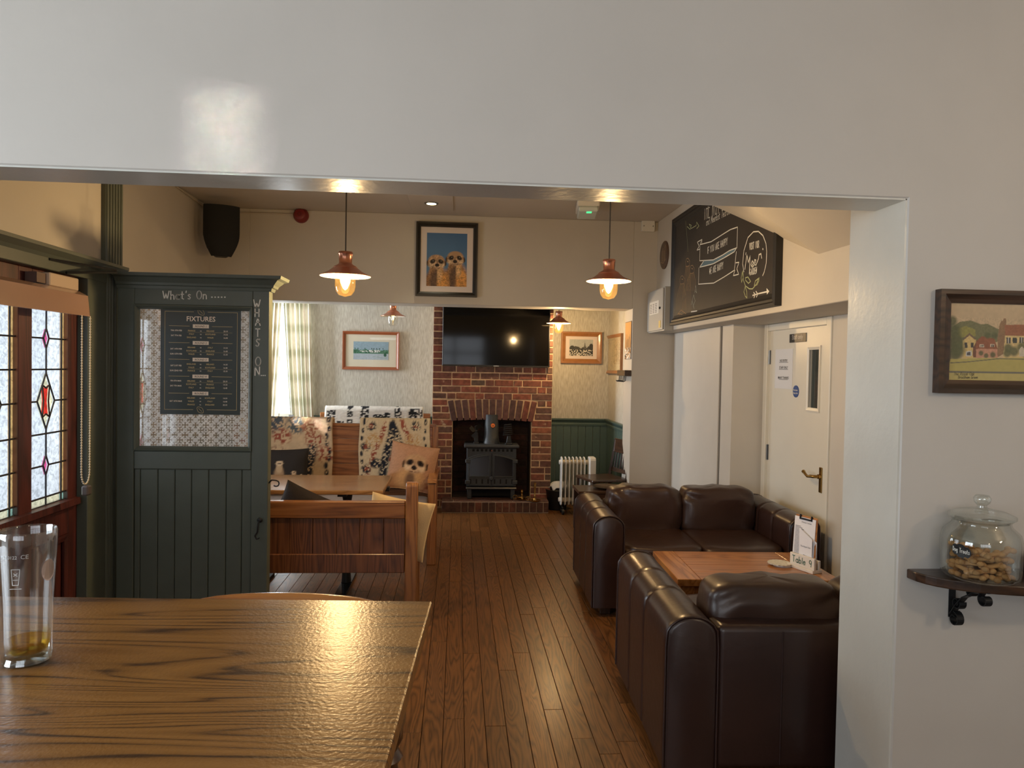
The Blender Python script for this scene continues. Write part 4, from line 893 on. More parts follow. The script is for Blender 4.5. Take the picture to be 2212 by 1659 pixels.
# ---------------------------------------------------------------- pictures
def picture(name, label, loc, rotz, w, h, b, d, fmat, mount, cv, iw, ih, cat='picture', dz=0.0, extra=None):
    """framed print: frame, mount board, print, glass"""
    t = thing(name, label, cat, loc, rotz); m = M(); frame(m, w, h, b, d); m.obj('frame', fmat, t)
    M().box(-w/2+b*.6, w/2-b*.6, -d*.3, 0, b*.6, h-b*.6).obj('backing_board', plain('backing', (120, 100, 80), .8) if 'backing' not in MATS else MATS['backing'], t)
    if mount: M().box(-w/2+b*.9, w/2-b*.9, -d*.36, -d*.3, b*.9, h-b*.9).obj('mount', mount, t)
    put('print', print_mesh('print', cv, iw, ih), printm, t, (0, -d*.36-.0015, (h-ih)/2+dz))
    pane(M(), -w/2+b*.95, w/2-b*.95, b*.95, h-b*.95, -d*.52).obj('glass', pic_glass, t)
    return t
mount_w = plain('mount_white', (226, 214, 208), .8); mount_c = plain('mount_cream', (226, 220, 200), .8)
def meerkat(cv, cx, cy, s, turn=0, light=(206, 170, 130), dark=(52, 36, 30), body=True):
    """head and shoulders of a meerkat; s = head half-width in canvas width units"""
    a = cv.w/cv.h
    if body:
        cv.ell(cx-s*.05, cy+s*3.1*a, s*1.45, s*2.2*a, (150, 108, 70), soft=.25); cv.ell(cx, cy+s*1.3*a, s*.82, s*1.3*a, (178, 132, 90), soft=.25)
        cv.ell(cx+s*.7, cy+s*2.9*a, s*.75, s*1.9*a, (214, 152, 80), soft=.6); cv.ell(cx+s*.35, cy+s*1.3*a, s*.35, s*1.0*a, (220, 178, 128), soft=.7)
        cv.ell(cx-s*.3, cy+s*2.6*a, s*.42, s*1.7*a, (84, 64, 52), soft=.7, al=.85); cv.ell(cx-s*.05, cy+s*1.35*a, s*.16, s*.75*a, (92, 70, 58), soft=.8, al=.8)
    for sg in (-1, 1): cv.ell(cx+sg*s*.95, cy+s*.16*a, s*.19, s*.34*a, dark, soft=.3)
    cv.ell(cx, cy, s*.96, s*.84*a, (150, 112, 84), soft=.2); cv.ell(cx, cy-s*.18*a, s*.84, s*.62*a, light, soft=.4); cv.ell(cx, cy-s*.5*a, s*.6, s*.3*a, (184, 146, 110), soft=.8)
    for sg in (-1, 1): cv.ell(cx+sg*s*.62, cy+s*.35*a, s*.3, s*.32*a, (218, 188, 152), soft=.8)
    cv.ell(cx+turn*s*.5, cy+s*.42*a, s*.42, s*.44*a, (206, 172, 138), soft=.5)
    for sg in (-1, 1):
        ex = cx+sg*s*.46+turn*s*.2; cv.ell(ex, cy-s*.06*a, s*.34, s*.25*a, dark, rot=sg*.55, soft=.45); cv.ell(ex, cy-s*.07*a, s*.13, s*.13*a, (14, 10, 8)); cv.ell(ex+s*.04, cy-s*.12*a, s*.035, s*.035*a, (236, 230, 222))
    cv.ell(cx+turn*s*.5, cy+s*.05*a, s*.1, s*.3*a, (120, 88, 68), soft=.9, al=.7); cv.ell(cx+turn*s*.55, cy+s*.38*a, s*.25, s*.2*a, (34, 24, 22), soft=.3)
    cv.line([(cx-s*.34+turn*s*.5, cy+s*.70*a), (cx-s*.1+turn*s*.5, cy+s*.76*a), (cx+turn*s*.5, cy+s*.66*a), (cx+s*.1+turn*s*.5, cy+s*.76*a), (cx+s*.34+turn*s*.5, cy+s*.66*a)], s*.05, (96, 66, 54))
a, b = P(900, 480, 'y', YB), P(1030, 643, 'y', YB); w, h = b.x-a.x, a.z-b.z
cv = Canvas(150, 208, (62, 108, 160)); cv.mix(cv.Y*.55, (120, 158, 182)); cv.shade(.05, 30)
meerkat(cv, .71, .47, .215, -.05); meerkat(cv, .245, .545, .215, .15)
fur = (cv.noise(2.0)-.5)+.8*(cv.noise(4.5)-.5); msk = np.abs(cv.a[..., 0]/(cv.a[..., 2]+1e-4)) > 1.1; cv.a *= np.clip(1+.75*fur*msk*(cv.Y > .42), .2, 2)[..., None]
picture('meerkat_picture', 'black framed photograph of two meerkats against a blue sky', ((a.x+b.x)/2, YB, b.z), 0, w, h, .045, .045, plain('frame_black', (34, 31, 26), .4), mount_w, cv, w*.655, h*.72)
# landscape
a, b = P(741, 715, 'y', YBK), P(862, 800, 'y', YBK); w, h = b.x-a.x, a.z-b.z
cv = Canvas(120, 62, (150, 178, 196)); cv.shade(.05, 9); n = cv.noise(4); n2 = cv.noise(2)
cv.mix((cv.Y > .40+.14*(n-.2)) & (cv.Y < .66), (86, 136, 112)); cv.mix(((cv.Y > .45) & (cv.Y < .64) & (n2 > .62)), (48, 98, 72)); cv.mix(((cv.Y > .47) & (cv.Y < .6) & (np.abs(cv.X-.6) < .16) & (n2 < .6)), (226, 230, 228)); cv.mix(((cv.Y > .5) & (cv.Y < .58) & (np.abs(cv.X-.3) < .12) & (n2 < .5)), (220, 226, 226))
for x in (.05, .13, .33, .52, .58, .66, .74, .84): cv.line([(x, .62), (x+.004, .38)], .008, (40, 62, 58)); cv.ell(x, .38, .014, .03, (38, 70, 60))
cv.mix(cv.Y > .66, (176, 192, 204)); cv.line([(.55, .82), (.95, .9)], .008, (130, 160, 150)); cv.ell(.9, .72, .04, .1, (44, 96, 76)); cv.shade(.08, 3)
fo = plain('frame_mahogany', (150, 84, 52), .3, coat=.4)
picture('landscape_picture', 'wooden framed waterside watercolour with a wide cream mount', ((a.x+b.x)/2, YBK, b.z), 0, w, h, .035, .03, fo, mount_c, cv, w*.62, h*.47)
# village photograph
a, b = P(1212, 716, 'y', YBK), P(1298, 786, 'y', YBK); w, h = b.x-a.x, a.z-b.z
cv = Canvas(100, 66, (178, 184, 184)); n = cv.noise(3)
cv.mix((cv.Y > .48+.2*(cv.noise(8)-.4)), (70, 72, 70)); cv.mix(((cv.Y > .62) & (n > .6)), (214, 212, 204)); cv.mix(((cv.Y > .6) & (n < .35)), (34, 34, 34)); cv.poly([(.62, .5), (.655, .12), (.69, .5)], (80, 84, 84)); cv.rect(.6, .42, .72, .56, (92, 94, 92)); cv.ell(.92, .45, .09, .2, (56, 58, 56)); cv.ell(.12, .5, .1, .12, (60, 62, 60)); cv.shade(.12, 2)
ol = plain('frame_oak', (150, 102, 58), .35, coat=.3, noise=.12, nscale=20)
picture('village_picture', 'oak framed old photograph of a crowd before a church spire', ((a.x+b.x)/2, YBK, b.z), 0, w, h, .055, .035, ol, mount_w, cv, w*.58, h*.52)
# map
a, b = P(1315, 722, 'x', 1.8), P(1345, 806, 'x', 1.8); w = a.y-b.y; h = P(1330, 722, 'x', 1.8).z-P(1330, 806, 'x', 1.8).z
cv = Canvas(70, 100, (196, 184, 152)); n = cv.noise(6)
for k in range(26):
    x, y = RNG.random(), RNG.random(); pts = [(x, y)]
    for q in range(6): x += RNG.normal()*.09; y += RNG.normal()*.07; pts.append((x, y))
    cv.line(pts, .012, (132, 122, 100), .7)
cv.rect(.62, .72, .95, .95, (206, 196, 166)); cv.shade(.12, 2)
picture('map_picture', 'oak framed old map on the short end wall', (1.8, (a.y+b.y)/2, P(1330, 807, 'x', 1.8).z), -PI/2, w, h, .035, .03, ol, None, cv, w*.86, h*.88)
# narrow unframed print on the reveal
a, b = P(1364.5, 735, 'x', 1.76), P(1351.5, 735, 'x', 1.76); z1, z0 = P(1358, 695, 'x', 1.76).z, P(1358, 776, 'x', 1.76).z
w = b.y-a.y; cv = Canvas(40, 110, (214, 160, 92)); cv.mix(cv.Y*.9, (176, 138, 96))
for k in range(16): x = RNG.random(); cv.line([(x, .25+.3*RNG.random()), (x+.05*RNG.normal(), .8)], .05, (92, 74, 56), .6)
cv.mix(((cv.Y > .7) & (cv.noise(4) > .5)), (232, 230, 226)); cv.mix(((cv.Y > .7) & (cv.noise(3) < .35)), (52, 50, 48))
t = thing('narrow_print', 'narrow amber and grey print fixed to the white reveal', 'picture', (1.76, (a.y+b.y)/2, z0), -PI/2)
M().box(-w/2, w/2, -.006, 0, 0, z1-z0).obj('board', plain('print_edge', (90, 80, 70), .6), t); put('print', print_mesh('print', cv, w*.94, (z1-z0)*.97), printm, t, (0, -.007, (z1-z0)*.015))
# hook rack
a, b = P(1363, 800, 'x', 1.755), P(1346, 800, 'x', 1.755); hz = P(1355, 806, 'x', 1.755).z
t = thing('hook_rack', 'dark wooden rail with a row of wire hooks below the narrow print', 'hook rack', (1.76, (a.y+b.y)/2, hz-.03), -PI/2); w = abs(b.y-a.y)/2
M().box(-w, w, -.07, 0, 0, .06).obj('rail', walnut_x, t, .004)
for k in range(7): x = -w*.85+k*w*1.7/6; M().tube([(x, -.05, .005), (x, -.055, -.05), (x, -.075, -.06), (x, -.085, -.045)], .004, 6).obj('hook', iron, t)
# framed pub watercolour on the near wall
def E5(cx, cy): p = P(1900+cx*.1809, 600+cy*.1809, 'y', YN); return p.x, p.z
fx0, fz1 = E5(690, 143); _, fz0 = E5(610, 1372); fx0 = (fx0+E5(605, 1372)[0])/2; w = .545; h = fz1-fz0; fxc = fx0+w/2
bx_ = E5(800, 700)[0]-fx0; iw, ih = w-2*bx_+.004, h-2*bx_+.012
cv = Canvas(300, int(300*ih/iw), (214, 184, 142)); ix0, iz1 = fxc-iw/2, fz0+h/2+ih/2
def F(cx, cy):
    x, z = E5(cx, cy); return (x-ix0)/iw, (iz1-z)/ih
def FP(pts, c, al=1.0): cv.poly([F(*q) for q in pts], c, al)
cv.mix((cv.Y < .35)*.35, (196, 172, 140)); cv.shade(.04, 40)
FP([(830, 600), (930, 530), (1060, 515), (1180, 560), (1260, 555), (1390, 620), (1400, 760), (830, 900)], (118, 116, 78)); FP([(900, 610), (1000, 580), (1110, 620), (1120, 700), (900, 720)], (150, 142, 72))
FP([(960, 730), (1045, 670), (1120, 730), (1120, 960), (960, 960)], (216, 184, 118)); FP([(950, 740), (1045, 662), (1125, 735), (1110, 745), (1045, 690), (970, 750)], (120, 96, 76)); FP([(985, 775), (1018, 775), (1018, 840), (985, 840)], (66, 62, 58)); FP([(1058, 775), (1092, 775), (1092, 835), (1058, 835)], (66, 62, 58)); FP([(1000, 880), (1070, 870), (1070, 935), (1000, 935)], (206, 200, 190)); FP([(1012, 890), (1058, 885), (1058, 925), (1012, 925)], (84, 80, 84))
FP([(1120, 760), (1190, 700), (1340, 730), (1375, 850), (1120, 850)], (150, 88, 58)); FP([(1120, 850), (1375, 850), (1375, 955), (1120, 955)], (206, 148, 118)); FP([(1085, 840), (1120, 770), (1120, 950), (1085, 950)], (120, 74, 54))
for x in (1165, 1290): FP([(x, 795), (x+50, 795), (x+50, 830), (x, 830)], (222, 206, 180)); FP([(x+8, 800), (x+20, 800), (x+20, 826), (x+8, 826)], (80, 66, 56)); FP([(x+28, 800), (x+40, 800), (x+40, 826), (x+28, 826)], (80, 66, 56))
FP([(1375, 720), (1400, 560), (1420, 520), (1440, 520), (1450, 490), (1475, 490), (1480, 560), (1460, 900), (1375, 950)], (148, 112, 78)); FP([(1460, 565), (1760, 565), (1780, 700), (1465, 690)], (160, 98, 66)); FP([(1465, 690), (1800, 700), (1800, 960), (1440, 955)], (222, 192, 130)); FP([(1800, 565), (3200, 560), (3200, 960), (1800, 960)], (210, 178, 120)); FP([(1760, 560), (3000, 540), (3100, 700), (1780, 700)], (156, 96, 64))
for x in (1480, 1635, 1700, 1900, 2060, 2220): FP([(x, 715), (x+50, 715), (x+50, 785), (x, 785)], (74, 70, 66)); cv.line([F(x+25, 715), F(x+25, 785)], .006, (220, 210, 190))
FP([(1555, 718), (1605, 718), (1605, 780), (1555, 780)], (52, 56, 52))
for x, y, r in ((840, 520, 60), (860, 640, 90), (880, 760, 100), (900, 860, 95), (870, 900, 90), (1500, 840, 55), (1570, 880, 60), (1660, 830, 60), (1490, 900, 50), (1720, 900, 60), (1180, 900, 30), (1240, 930, 30), (1320, 920, 35), (1260, 690, 40), (1340, 690, 40)):
    u, v = F(x, y); cv.ell(u, v, r*.1809/1560*2.2/iw, r*.1809/1560*2.2/ih, (88, 92, 56), soft=.6, al=.9)
FP([(790, 500), (830, 500), (825, 1060), (780, 1060)], (70, 66, 44), .8); FP([(1630, 860), (1665, 820), (1700, 860), (1695, 940), (1635, 940)], (206, 192, 166))
FP([(820, 970), (1120, 960), (1600, 955), (3200, 960), (3200, 1150), (770, 1130)], (188, 172, 96)); FP([(770, 1130), (3200, 1130), (3200, 1260), (770, 1260)], (196, 178, 108)); cv.line([F(820, 1015), F(1000, 1005), F(1400, 965), F(1800, 975), F(3000, 985)], .006, (104, 100, 84)); cv.line([F(780, 1120), F(1300, 1128), F(1800, 1135), F(3000, 1130)], .012, (110, 106, 98))
cv.a *= (1+.30*(cv.noise(2.5)-.5)*((cv.Y > .2) & (cv.Y < .65))+.10*(cv.noise(6)-.5))[..., None]
pf = picture('pub_picture', 'dark framed watercolour of a village pub above the corner shelf', (fxc, YN, fz0), 0, w, h, bx_, .03, walnut_x, None, cv, iw, ih, dz=0)
m = M(); q0 = E5(850, 1165); q1 = E5(905, 1203); qa = E5(1095, 1165); qb = E5(1135, 1203)
fit(m, 'The Royal Oak', (q0[0]-fxc, q0[1]-fz0), (qa[0]-fxc, qa[1]-fz0), .0105, .0009, -.0135, .1); fit(m, 'Brockham Green', (q1[0]-fxc, q1[1]-fz0), (qb[0]-fxc, qb[1]-fz0), .0095, .0009, -.0135, .1)
m.obj('lettering', plain('sepia_ink', (58, 50, 34), .8), pf, recalc=False)
# ---------------------------------------------------------------- television
a, b = P(957, 661, 'y', 8.03), P(1187, 794, 'y', 8.03); w, h = b.x-a.x, a.z-b.z; h += .02
tv = thing('television', 'large black flat television hung on the brick chimney breast', 'television', ((a.x+b.x)/2, 8.03, b.z))
M().box(-w/2, w/2, 0, .045, 0, h).obj('casing', black, tv, .004); M().box(-w/2+.01, w/2-.01, -.001, .003, .016, h-.01).obj('screen', plain('tv_screen', (8, 7, 7), .07, spec=.2), tv)
M().box(-.2, .2, .045, .07, h*.3, h*.7).obj('wall_mount', iron, tv); M().box(-.03, .03, -.0015, .0, .004, .010).obj('badge', steel, tv)

# ---------------------------------------------------------------- leather sofas
def puff(m, c, sx, sy, sz, e=.32, n=26, wr=.0, seed=0, dent=0):
    """upholstered cushion: rounded box with soft creases"""
    rg = random.Random(seed); ph = [(rg.uniform(0, 6), rg.uniform(5, 14), rg.uniform(5, 14)) for _ in range(5)]
    def f(u, v):
        a = 2*PI*u; b = -PI/2+PI*v; p = lambda t, k: math.copysign(abs(t)**k, t)
        x, y, z = p(math.cos(b), e)*p(math.cos(a), e), p(math.cos(b), e)*p(math.sin(a), e), p(math.sin(b), e)
        w = sum(math.sin(q[0]+q[1]*x+q[2]*z) for q in ph)*wr
        return (c[0]+x*sx/2+w*.3*x, c[1]+y*sy/2*(1-.12*abs(x*z))+w*y, c[2]+z*sz/2+w*.5*z)
    return m.grid(f, n*2, n, True)
def sofa(name, label, loc, rotz, W, Dp, group=None, nfoot=True):
    t = thing(name, label, 'sofa', loc, rotz, group); AW, AH = .205, .655
    prof = [(-AW/2, .06), (-AW/2, .3), (-AW/2, .54)]+[(-AW/2*math.cos(a), .575+.08*math.sin(a)) for a in [PI*k/10 for k in range(1, 10)]]+[(AW/2, .54), (AW/2, .3), (AW/2, .06)]
    def off(d): return [(x*(1-2*d/AW), .06+(z-.06)*(1-d/.6)) for x, z in prof]
    for sx in (-1, 1):
        secs = []
        for yv, d in [(0, .016), (.006, .004), (.014, 0), (.05, 0)]+[(q, e) for s in (.33, .62) for q, e in ((Dp*s-.04, 0), (Dp*s-.009, 0), (Dp*s-.002, .005), (Dp*s+.002, .005), (Dp*s+.009, 0), (Dp*s+.04, 0))]+[(Dp-.05, 0), (Dp-.014, 0), (Dp-.006, .004), (Dp, .016)]: secs.append((yv, d))
        m = M(); k = len(prof)
        vs = [(sx*(W/2-AW/2)+x, yv, z) for yv, d in secs for x, z in off(d)]
        fs = [(i*k+j, i*k+(j+1) % k, (i+1)*k+(j+1) % k, (i+1)*k+j) for i in range(len(secs)-1) for j in range(k)]+[tuple(range(k)), tuple((len(secs)-1)*k+j for j in range(k))]
        ar = m.add(vs, fs).obj('arm', leather, t, smooth=50)
        for yv in (.004, Dp-.004): M().tube([(sx*(W/2-AW/2)+x, yv, z) for x, z in prof], .0045, 6).obj('piping', leather, ar, smooth=60)
    iw = W-2*AW
    m = M().box(-iw/2-.005, iw/2+.005, .05, Dp-.02, .07, .30); m.obj('base', leather, t, .015, 2)
    m = M().box(-iw/2-.002, iw/2+.002, Dp-.17, Dp-.004, .06, .62); bk = m.obj('back', leather, t, .025, 3, smooth=50)
    for x in (-iw*.27, iw*.27): M().tube([(x, Dp-.003, .08), (x, Dp-.003, .6)], .0025, 5).obj('seam', leather, bk)
    for sx in (-1, 1):
        puff(M(), (sx*iw/4, .37, .365), iw/2+.006, .72, .17, .22, 22, .002, 3+sx).obj('seat_cushion', leather_c, t, smooth=80)
        puff(M(), (sx*iw/4, Dp-.215, .565), iw/2+.012, .25, .37, .38, 26, .0042, 9+sx).obj('back_cushion', leather_c, t, smooth=80, rot=(0, 0, 0))
        for yv in (.06, Dp-.12): M().box(sx*(W/2-.1)-.035, sx*(W/2-.1)+.035, yv, yv+.07, 0, .07).obj('foot', walnut, t, .004)
    return t
sofa('leather_sofa', 'dark brown leather two-seat sofa facing the coffee table beside the staff door', (1.625, 4.535, 0), -.026, 1.49, .88)
s2 = sofa('leather_sofa', 'dark brown leather sofa seen from behind, with its back to the wall opening', (1.595, 3.66, 0), PI-.035, 1.5, 1.0)
# ---- coffee table
ct = thing('coffee_table', 'low honey-coloured oak coffee table between the two sofas', 'table', (1.665, 4.08, 0), -.045); cw_, cd_, cz = .90, .60, .47
for sx in (-1, 1): M().box(sx*(cw_/2-.065)-.065, sx*(cw_/2-.065)+.065, -cd_/2, cd_/2, cz-.04, cz).obj('end_board', honey_y, ct, .003)
nb = 4
for k in range(nb): M().box(-cw_/2+.131, cw_/2-.131, -cd_/2+cd_*k/nb+.0008, -cd_/2+cd_*(k+1)/nb-.0008, cz-.04, cz-.0005).obj('top_board', honey, ct, .0015)
for sx in (-1, 1):
    for sy in (-1, 1): M().box(sx*(cw_/2-.06)-.04, sx*(cw_/2-.06)+.04, sy*(cd_/2-.06)-.04, sy*(cd_/2-.06)+.04, 0, cz-.04).obj('leg', honey_y, ct, .004)
for sy in (-1, 1): M().box(-cw_/2+.06, cw_/2-.06, sy*(cd_/2-.05)-.01, sy*(cd_/2-.05)+.01, cz-.13, cz-.04).obj('apron', honey, ct)
for sx in (-1, 1): M().box(sx*(cw_/2-.05)-.01, sx*(cw_/2-.05)+.01, -cd_/2+.06, cd_/2-.06, cz-.13, cz-.04).obj('apron', honey_y, ct)
# ---- table number holder with menus
pa, pb = P(1700, 1222, 'z', cz), P(1756, 1241, 'z', cz); an = math.atan2(pb.y-pa.y, pb.x-pa.x); Ls = (pb-pa).length; cxy = (pa+pb)/2; off_ = Vector((-math.sin(an), math.cos(an), 0))*.03
hd = thing('table_number_holder', 'white wooden table number block standing on the coffee table', 'table sign', (cxy.x+off_.x, cxy.y+off_.y, cz), an); wh = plain('white_painted_wood', (226, 220, 210), .5, noise=.04, nscale=20)
M().box(-Ls/2, Ls/2, -.032, .04, 0, .018).obj('base', wh, hd, .002); M().box(-Ls/2+.012, Ls/2, -.022, -.006, .018, .085).obj('front_block', wh, hd, .002); M().box(-Ls/2+.012, Ls/2, .012, .028, .018, .07).obj('rear_block', wh, hd, .002)
m = M(); fit(m, 'Table 9', (-Ls/2+.032, .035), (Ls/2-.02, .035), .036, .0045, -.0225); m.obj('lettering', plain('green_pen', (44, 100, 82), .7), hd, recalc=False)
cbd = thing('menu_clipboard', 'small clipboard with a printed price list in the table number block', 'clipboard', (cxy.x+off_.x, cxy.y+off_.y, cz+.02), an)
tilt = (-.06, 0, 0)
M().box(-.085, .075, .0025, .0065, 0, .285).obj('board', honey, cbd, .002, rot=tilt); M().box(-.088, .065, -.001, .0015, .002, .275).obj('paper', plain('menu_paper', (232, 232, 236), .7), cbd, rot=tilt)
m = M()
for k in range(24): m.stroke([(-.078, .22-k*.0075), (-.04+.006*((k*7) % 5), .22-k*.0075)], .0028, -.0016)
text(m, 'House menu', .0, .243, .014, -.0016); m.obj('menu_print', plain('menu_ink', (84, 84, 92), .7), cbd, rot=tilt, recalc=False)
M().box(-.05, .04, -.006, .001, .262, .272).box(-.05, -.042, -.006, .001, .262, .29).box(.032, .04, -.006, .001, .262, .29).obj('clip', iron, cbd, rot=tilt)
cd = thing('menu_card', 'white folded menu card leaning in front of the clipboard', 'menu', (cxy.x+off_.x, cxy.y+off_.y, cz+.02), an)
M().add([(-.035, -.004, 0), (.06, -.004, 0), (.06, -.004, .165), (-.035, -.004, .215), (-.035, -.0025, 0), (.06, -.0025, 0), (.06, -.0025, .165), (-.035, -.0025, .215)], [(0, 1, 2, 3), (7, 6, 5, 4), (0, 4, 5, 1), (1, 5, 6, 2), (2, 6, 7, 3), (3, 7, 4, 0)]).add([(-.033, -.003, 0), (.078, .012, 0), (.078, .012, .15), (-.033, -.003, .215)], [(0, 1, 2, 3)]).obj('card', MATS['menu_paper'], cd)
m = M(); text(m, 'The Royal Oak', .012, .11, .012, -.0048, shear=.2); text(m, 'Menu', .012, .06, .012, -.0048); m.obj('card_print', MATS['menu_ink'], cd, recalc=False)
p = P(1686, 1221, 'z', cz)
def scallop(r0, z0, z1, n=64, k=18, dep=.035):
    m = M(); ring = lambda r, z: [(r*(1+dep*math.cos(k*2*PI*j/n))*math.cos(2*PI*j/n), r*(1+dep*math.cos(k*2*PI*j/n))*math.sin(2*PI*j/n), z) for j in range(n)]
    vs = ring(r0, z0)+ring(r0, z1)+ring(r0*.8, z1-.001)
    m.add(vs, [tuple(range(n))[::-1]]+[(j, (j+1) % n, n+(j+1) % n, n+j) for j in range(n)]+[(n+j, n+(j+1) % n, 2*n+(j+1) % n, 2*n+j) for j in range(n)]+[tuple(2*n+j for j in range(n))]); return m
for lb, r0, z0, z1, dx in (('plain white round coaster under the scalloped one', .052, 0, .011, .012), ('scalloped pale coaster on top of the white coaster', .066, .0115, .0165, -.006)):
    o = scallop(r0, 0, z1-z0, 72, 18, .0 if z0 == 0 else .04).obj('coaster', plain('coaster_%d' % (z0*1e4), (214, 210, 196) if z0 else (232, 230, 224), .5, noise=.12, nscale=60), loc=(p.x+dx, p.y, cz+z0)); tag(o, lb, 'coaster', 'coasters on the coffee table')
# ---------------------------------------------------------------- tall bar table with pint glass and bar chair
TZ = 1.12
A_, B_, C_ = P(934, 1298, 'z', TZ), P(848, 1659, 'z', TZ), P(80, 1288, 'z', TZ)
rt = math.atan2(A_.y-C_.y, A_.x-C_.x); TW, TD = 1.42, .82
tt = thing('bar_table', 'tall varnished oak pub table with turned legs', 'table', (A_.x, A_.y, 0), rt)
M().box(-TW, 0, -TD, 0, TZ-.028, TZ).obj('tabletop', oak_t, tt, .004, 2)
M().box(-TW+.09, -.09, -TD+.07, -TD+.09, TZ-.12, TZ-.028).box(-TW+.09, -.09, -.09, -.07, TZ-.12, TZ-.028).box(-TW+.07, -TW+.09, -TD+.09, -.09, TZ-.12, TZ-.028).box(-.09, -.07, -TD+.09, -.09, TZ-.12, TZ-.028).obj('apron', oak_z, tt)
lp = [(.03, 0), (.03, .03), (.022, .06), (.026, .2), (.033, .3), (.028, .36), (.036, .38), (.028, .40), (.026, .45), (.036, .6), (.042, .72), (.034, .80), (.03, .83), (.04, .845), (.03, .86), (.04, .88), (.04, .9)]
for x in (-.085, -TW+.085):
    for y in (-.085, -TD+.085): M().lathe(lp, 16, (x, y, 0)).box(x-.04, x+.04, y-.04, y+.04, .9, TZ-.028).obj('leg', oak_z, tt, smooth=50)
# bar chair, its curved top rail just showing above the table
pc = P(612, 1290, 'y', 1.70); bc = thing('bar_chair', 'varnished wooden bar chair with a bowed top rail tucked behind the tall table', 'chair', (pc.x, 1.52, 0), rt)
cw2 = .262; zr0 = P(640, 1284, 'y', 1.70).z
wood_c = wood('chair_beech', (110, 60, 20), (176, 108, 44), (200, 134, 64), 'x', .25, .5, vary=.02)
m = M(); secs = []
for k in range(17):
    u = k/16*2-1; x = u*cw2; y = .19-.035*u*u; hgt = .075*(1-.25*u*u); zt2 = zr0-.010*u*u-.006*abs(u)**6*4; secs.append([(x, y-.012, zt2-hgt), (x, y+.012, zt2-hgt), (x, y+.014, zt2-.008), (x, y+.006, zt2), (x, y-.006, zt2), (x, y-.014, zt2-.008)])
vs = [q for s in secs for q in s]; m.add(vs, [(i*6+j, i*6+(j+1) % 6, (i+1)*6+(j+1) % 6, (i+1)*6+j) for i in range(16) for j in range(6)]+[tuple(range(6)), tuple(96+j for j in range(6))]); m.obj('top_rail', wood_c, bc, smooth=50)
for sx in (-1, 1):
    M().tube([(sx*.19, .17, .72), (sx*.205, .165, zr0-.06)], .016, 8).obj('back_post', wood_c, bc); M().tube([(sx*.17, .13, .7), (sx*.2, .17, 0)], .019, 8).obj('leg', wood_c, bc); M().tube([(sx*.17, -.14, .7), (sx*.2, -.18, 0)], .019, 8).obj('leg', wood_c, bc)
for k in range(4): x = -.12+k*.08; M().tube([(x, .18, .73), (x, .185, zr0-.06)], .008, 6).obj('spindle', wood_c, bc)
puff(M(), (0, 0, .715), .42, .40, .05, .3, 14).obj('seat', wood_c, bc, smooth=60)
for a, b in (((-.19, -.165, .25), (.19, -.165, .25)), ((-.19, .15, .3), (.19, .15, .3)), ((-.19, -.165, .3), (-.19, .15, .3)), ((.19, -.165, .3), (.19, .15, .3))): M().tube([a, b], .011, 8).obj('stretcher', wood_c, bc)
# pint glass
g = P(30, 1447, 'z', TZ); g = Vector((g.x, g.y-.0, TZ)); Hg = .21
pg = thing('pint_glass', 'nearly empty pint glass on the tall table', 'glass', (g.x, g.y+.034, TZ))
glass_m = thin_glass('pint_glass_clear', (.97, .98, .98), .06, .02, .75)
rb, rt2 = .0345, .0415
M().lathe([(.0001, .004), (rb-.004, .004), (rb, .008), (rb+.0005, .04), (rb+.0015, .1), (rt2-.0005, Hg-.02), (rt2, Hg-.003), (rt2-.0012, Hg), (rt2-.0025, Hg-.003), (rt2-.0032, Hg-.02), (rb-.0015, .1), (rb-.003, .04), (rb-.006, .018), (.0001, .016)], 48).obj('glass', glass_m, pg, smooth=50)
M().lathe([(.0001, 0), (rb-.003, 0), (rb-.001, .003), (rb-.004, .012), (.0001, .013)], 40).obj('base', thin_glass('thick_base_glass', (.86, .92, .9), .12, .05, .8), pg, smooth=50)
beer = thin_glass('beer', (.86, .70, .22), .06, .05, .3)
M().lathe([(.0001, .0165), (rb-.0065, .0185), (rb-.0042, .026), (rb-.0038, .036), (.0001, .036)], 40).obj('beer', beer, pg, smooth=50)
etch = plain('etched_mark', (206, 208, 210), .6); m = M()
def wrap(x, z, r): a = x/r; return (r*math.sin(a), r*math.cos(a)*-1, z)
mm = M(); rW = rb+.0035
text(mm, 'CE', .012, .172, .009, 0, bold=.0); text(mm, 'M17 0122', -.012, .172, .007, 0)
for a, b in (((-.006, .156), (.006, .156)), ((-.006, .156), (-.004, .132)), ((.006, .156), (.004, .132)), ((-.004, .132), (.004, .132)), ((-.003, .140), (.003, .140)), ((-.0025, .150), (.0025, .146)), ((-.0025, .146), (.0025, .150)), ((-.008, .126), (.008, .126))): mm.stroke([a, b], .0012, 0)
m.add([wrap(x+.004, z, rW) for x, y, z in mm.v], mm.f); m.obj('etched_print', etch, pg, recalc=False)
m = M(); pts = []
for k in range(24): t = 2*PI*k/24; pts.append(wrap(.052+.013*math.cos(t), .148+.017*math.sin(t), rW+.0003))
m.add(pts, [tuple(range(24))]); m.obj('crest_print', plain('crest_white', (214, 196, 192), .6), pg, recalc=False)
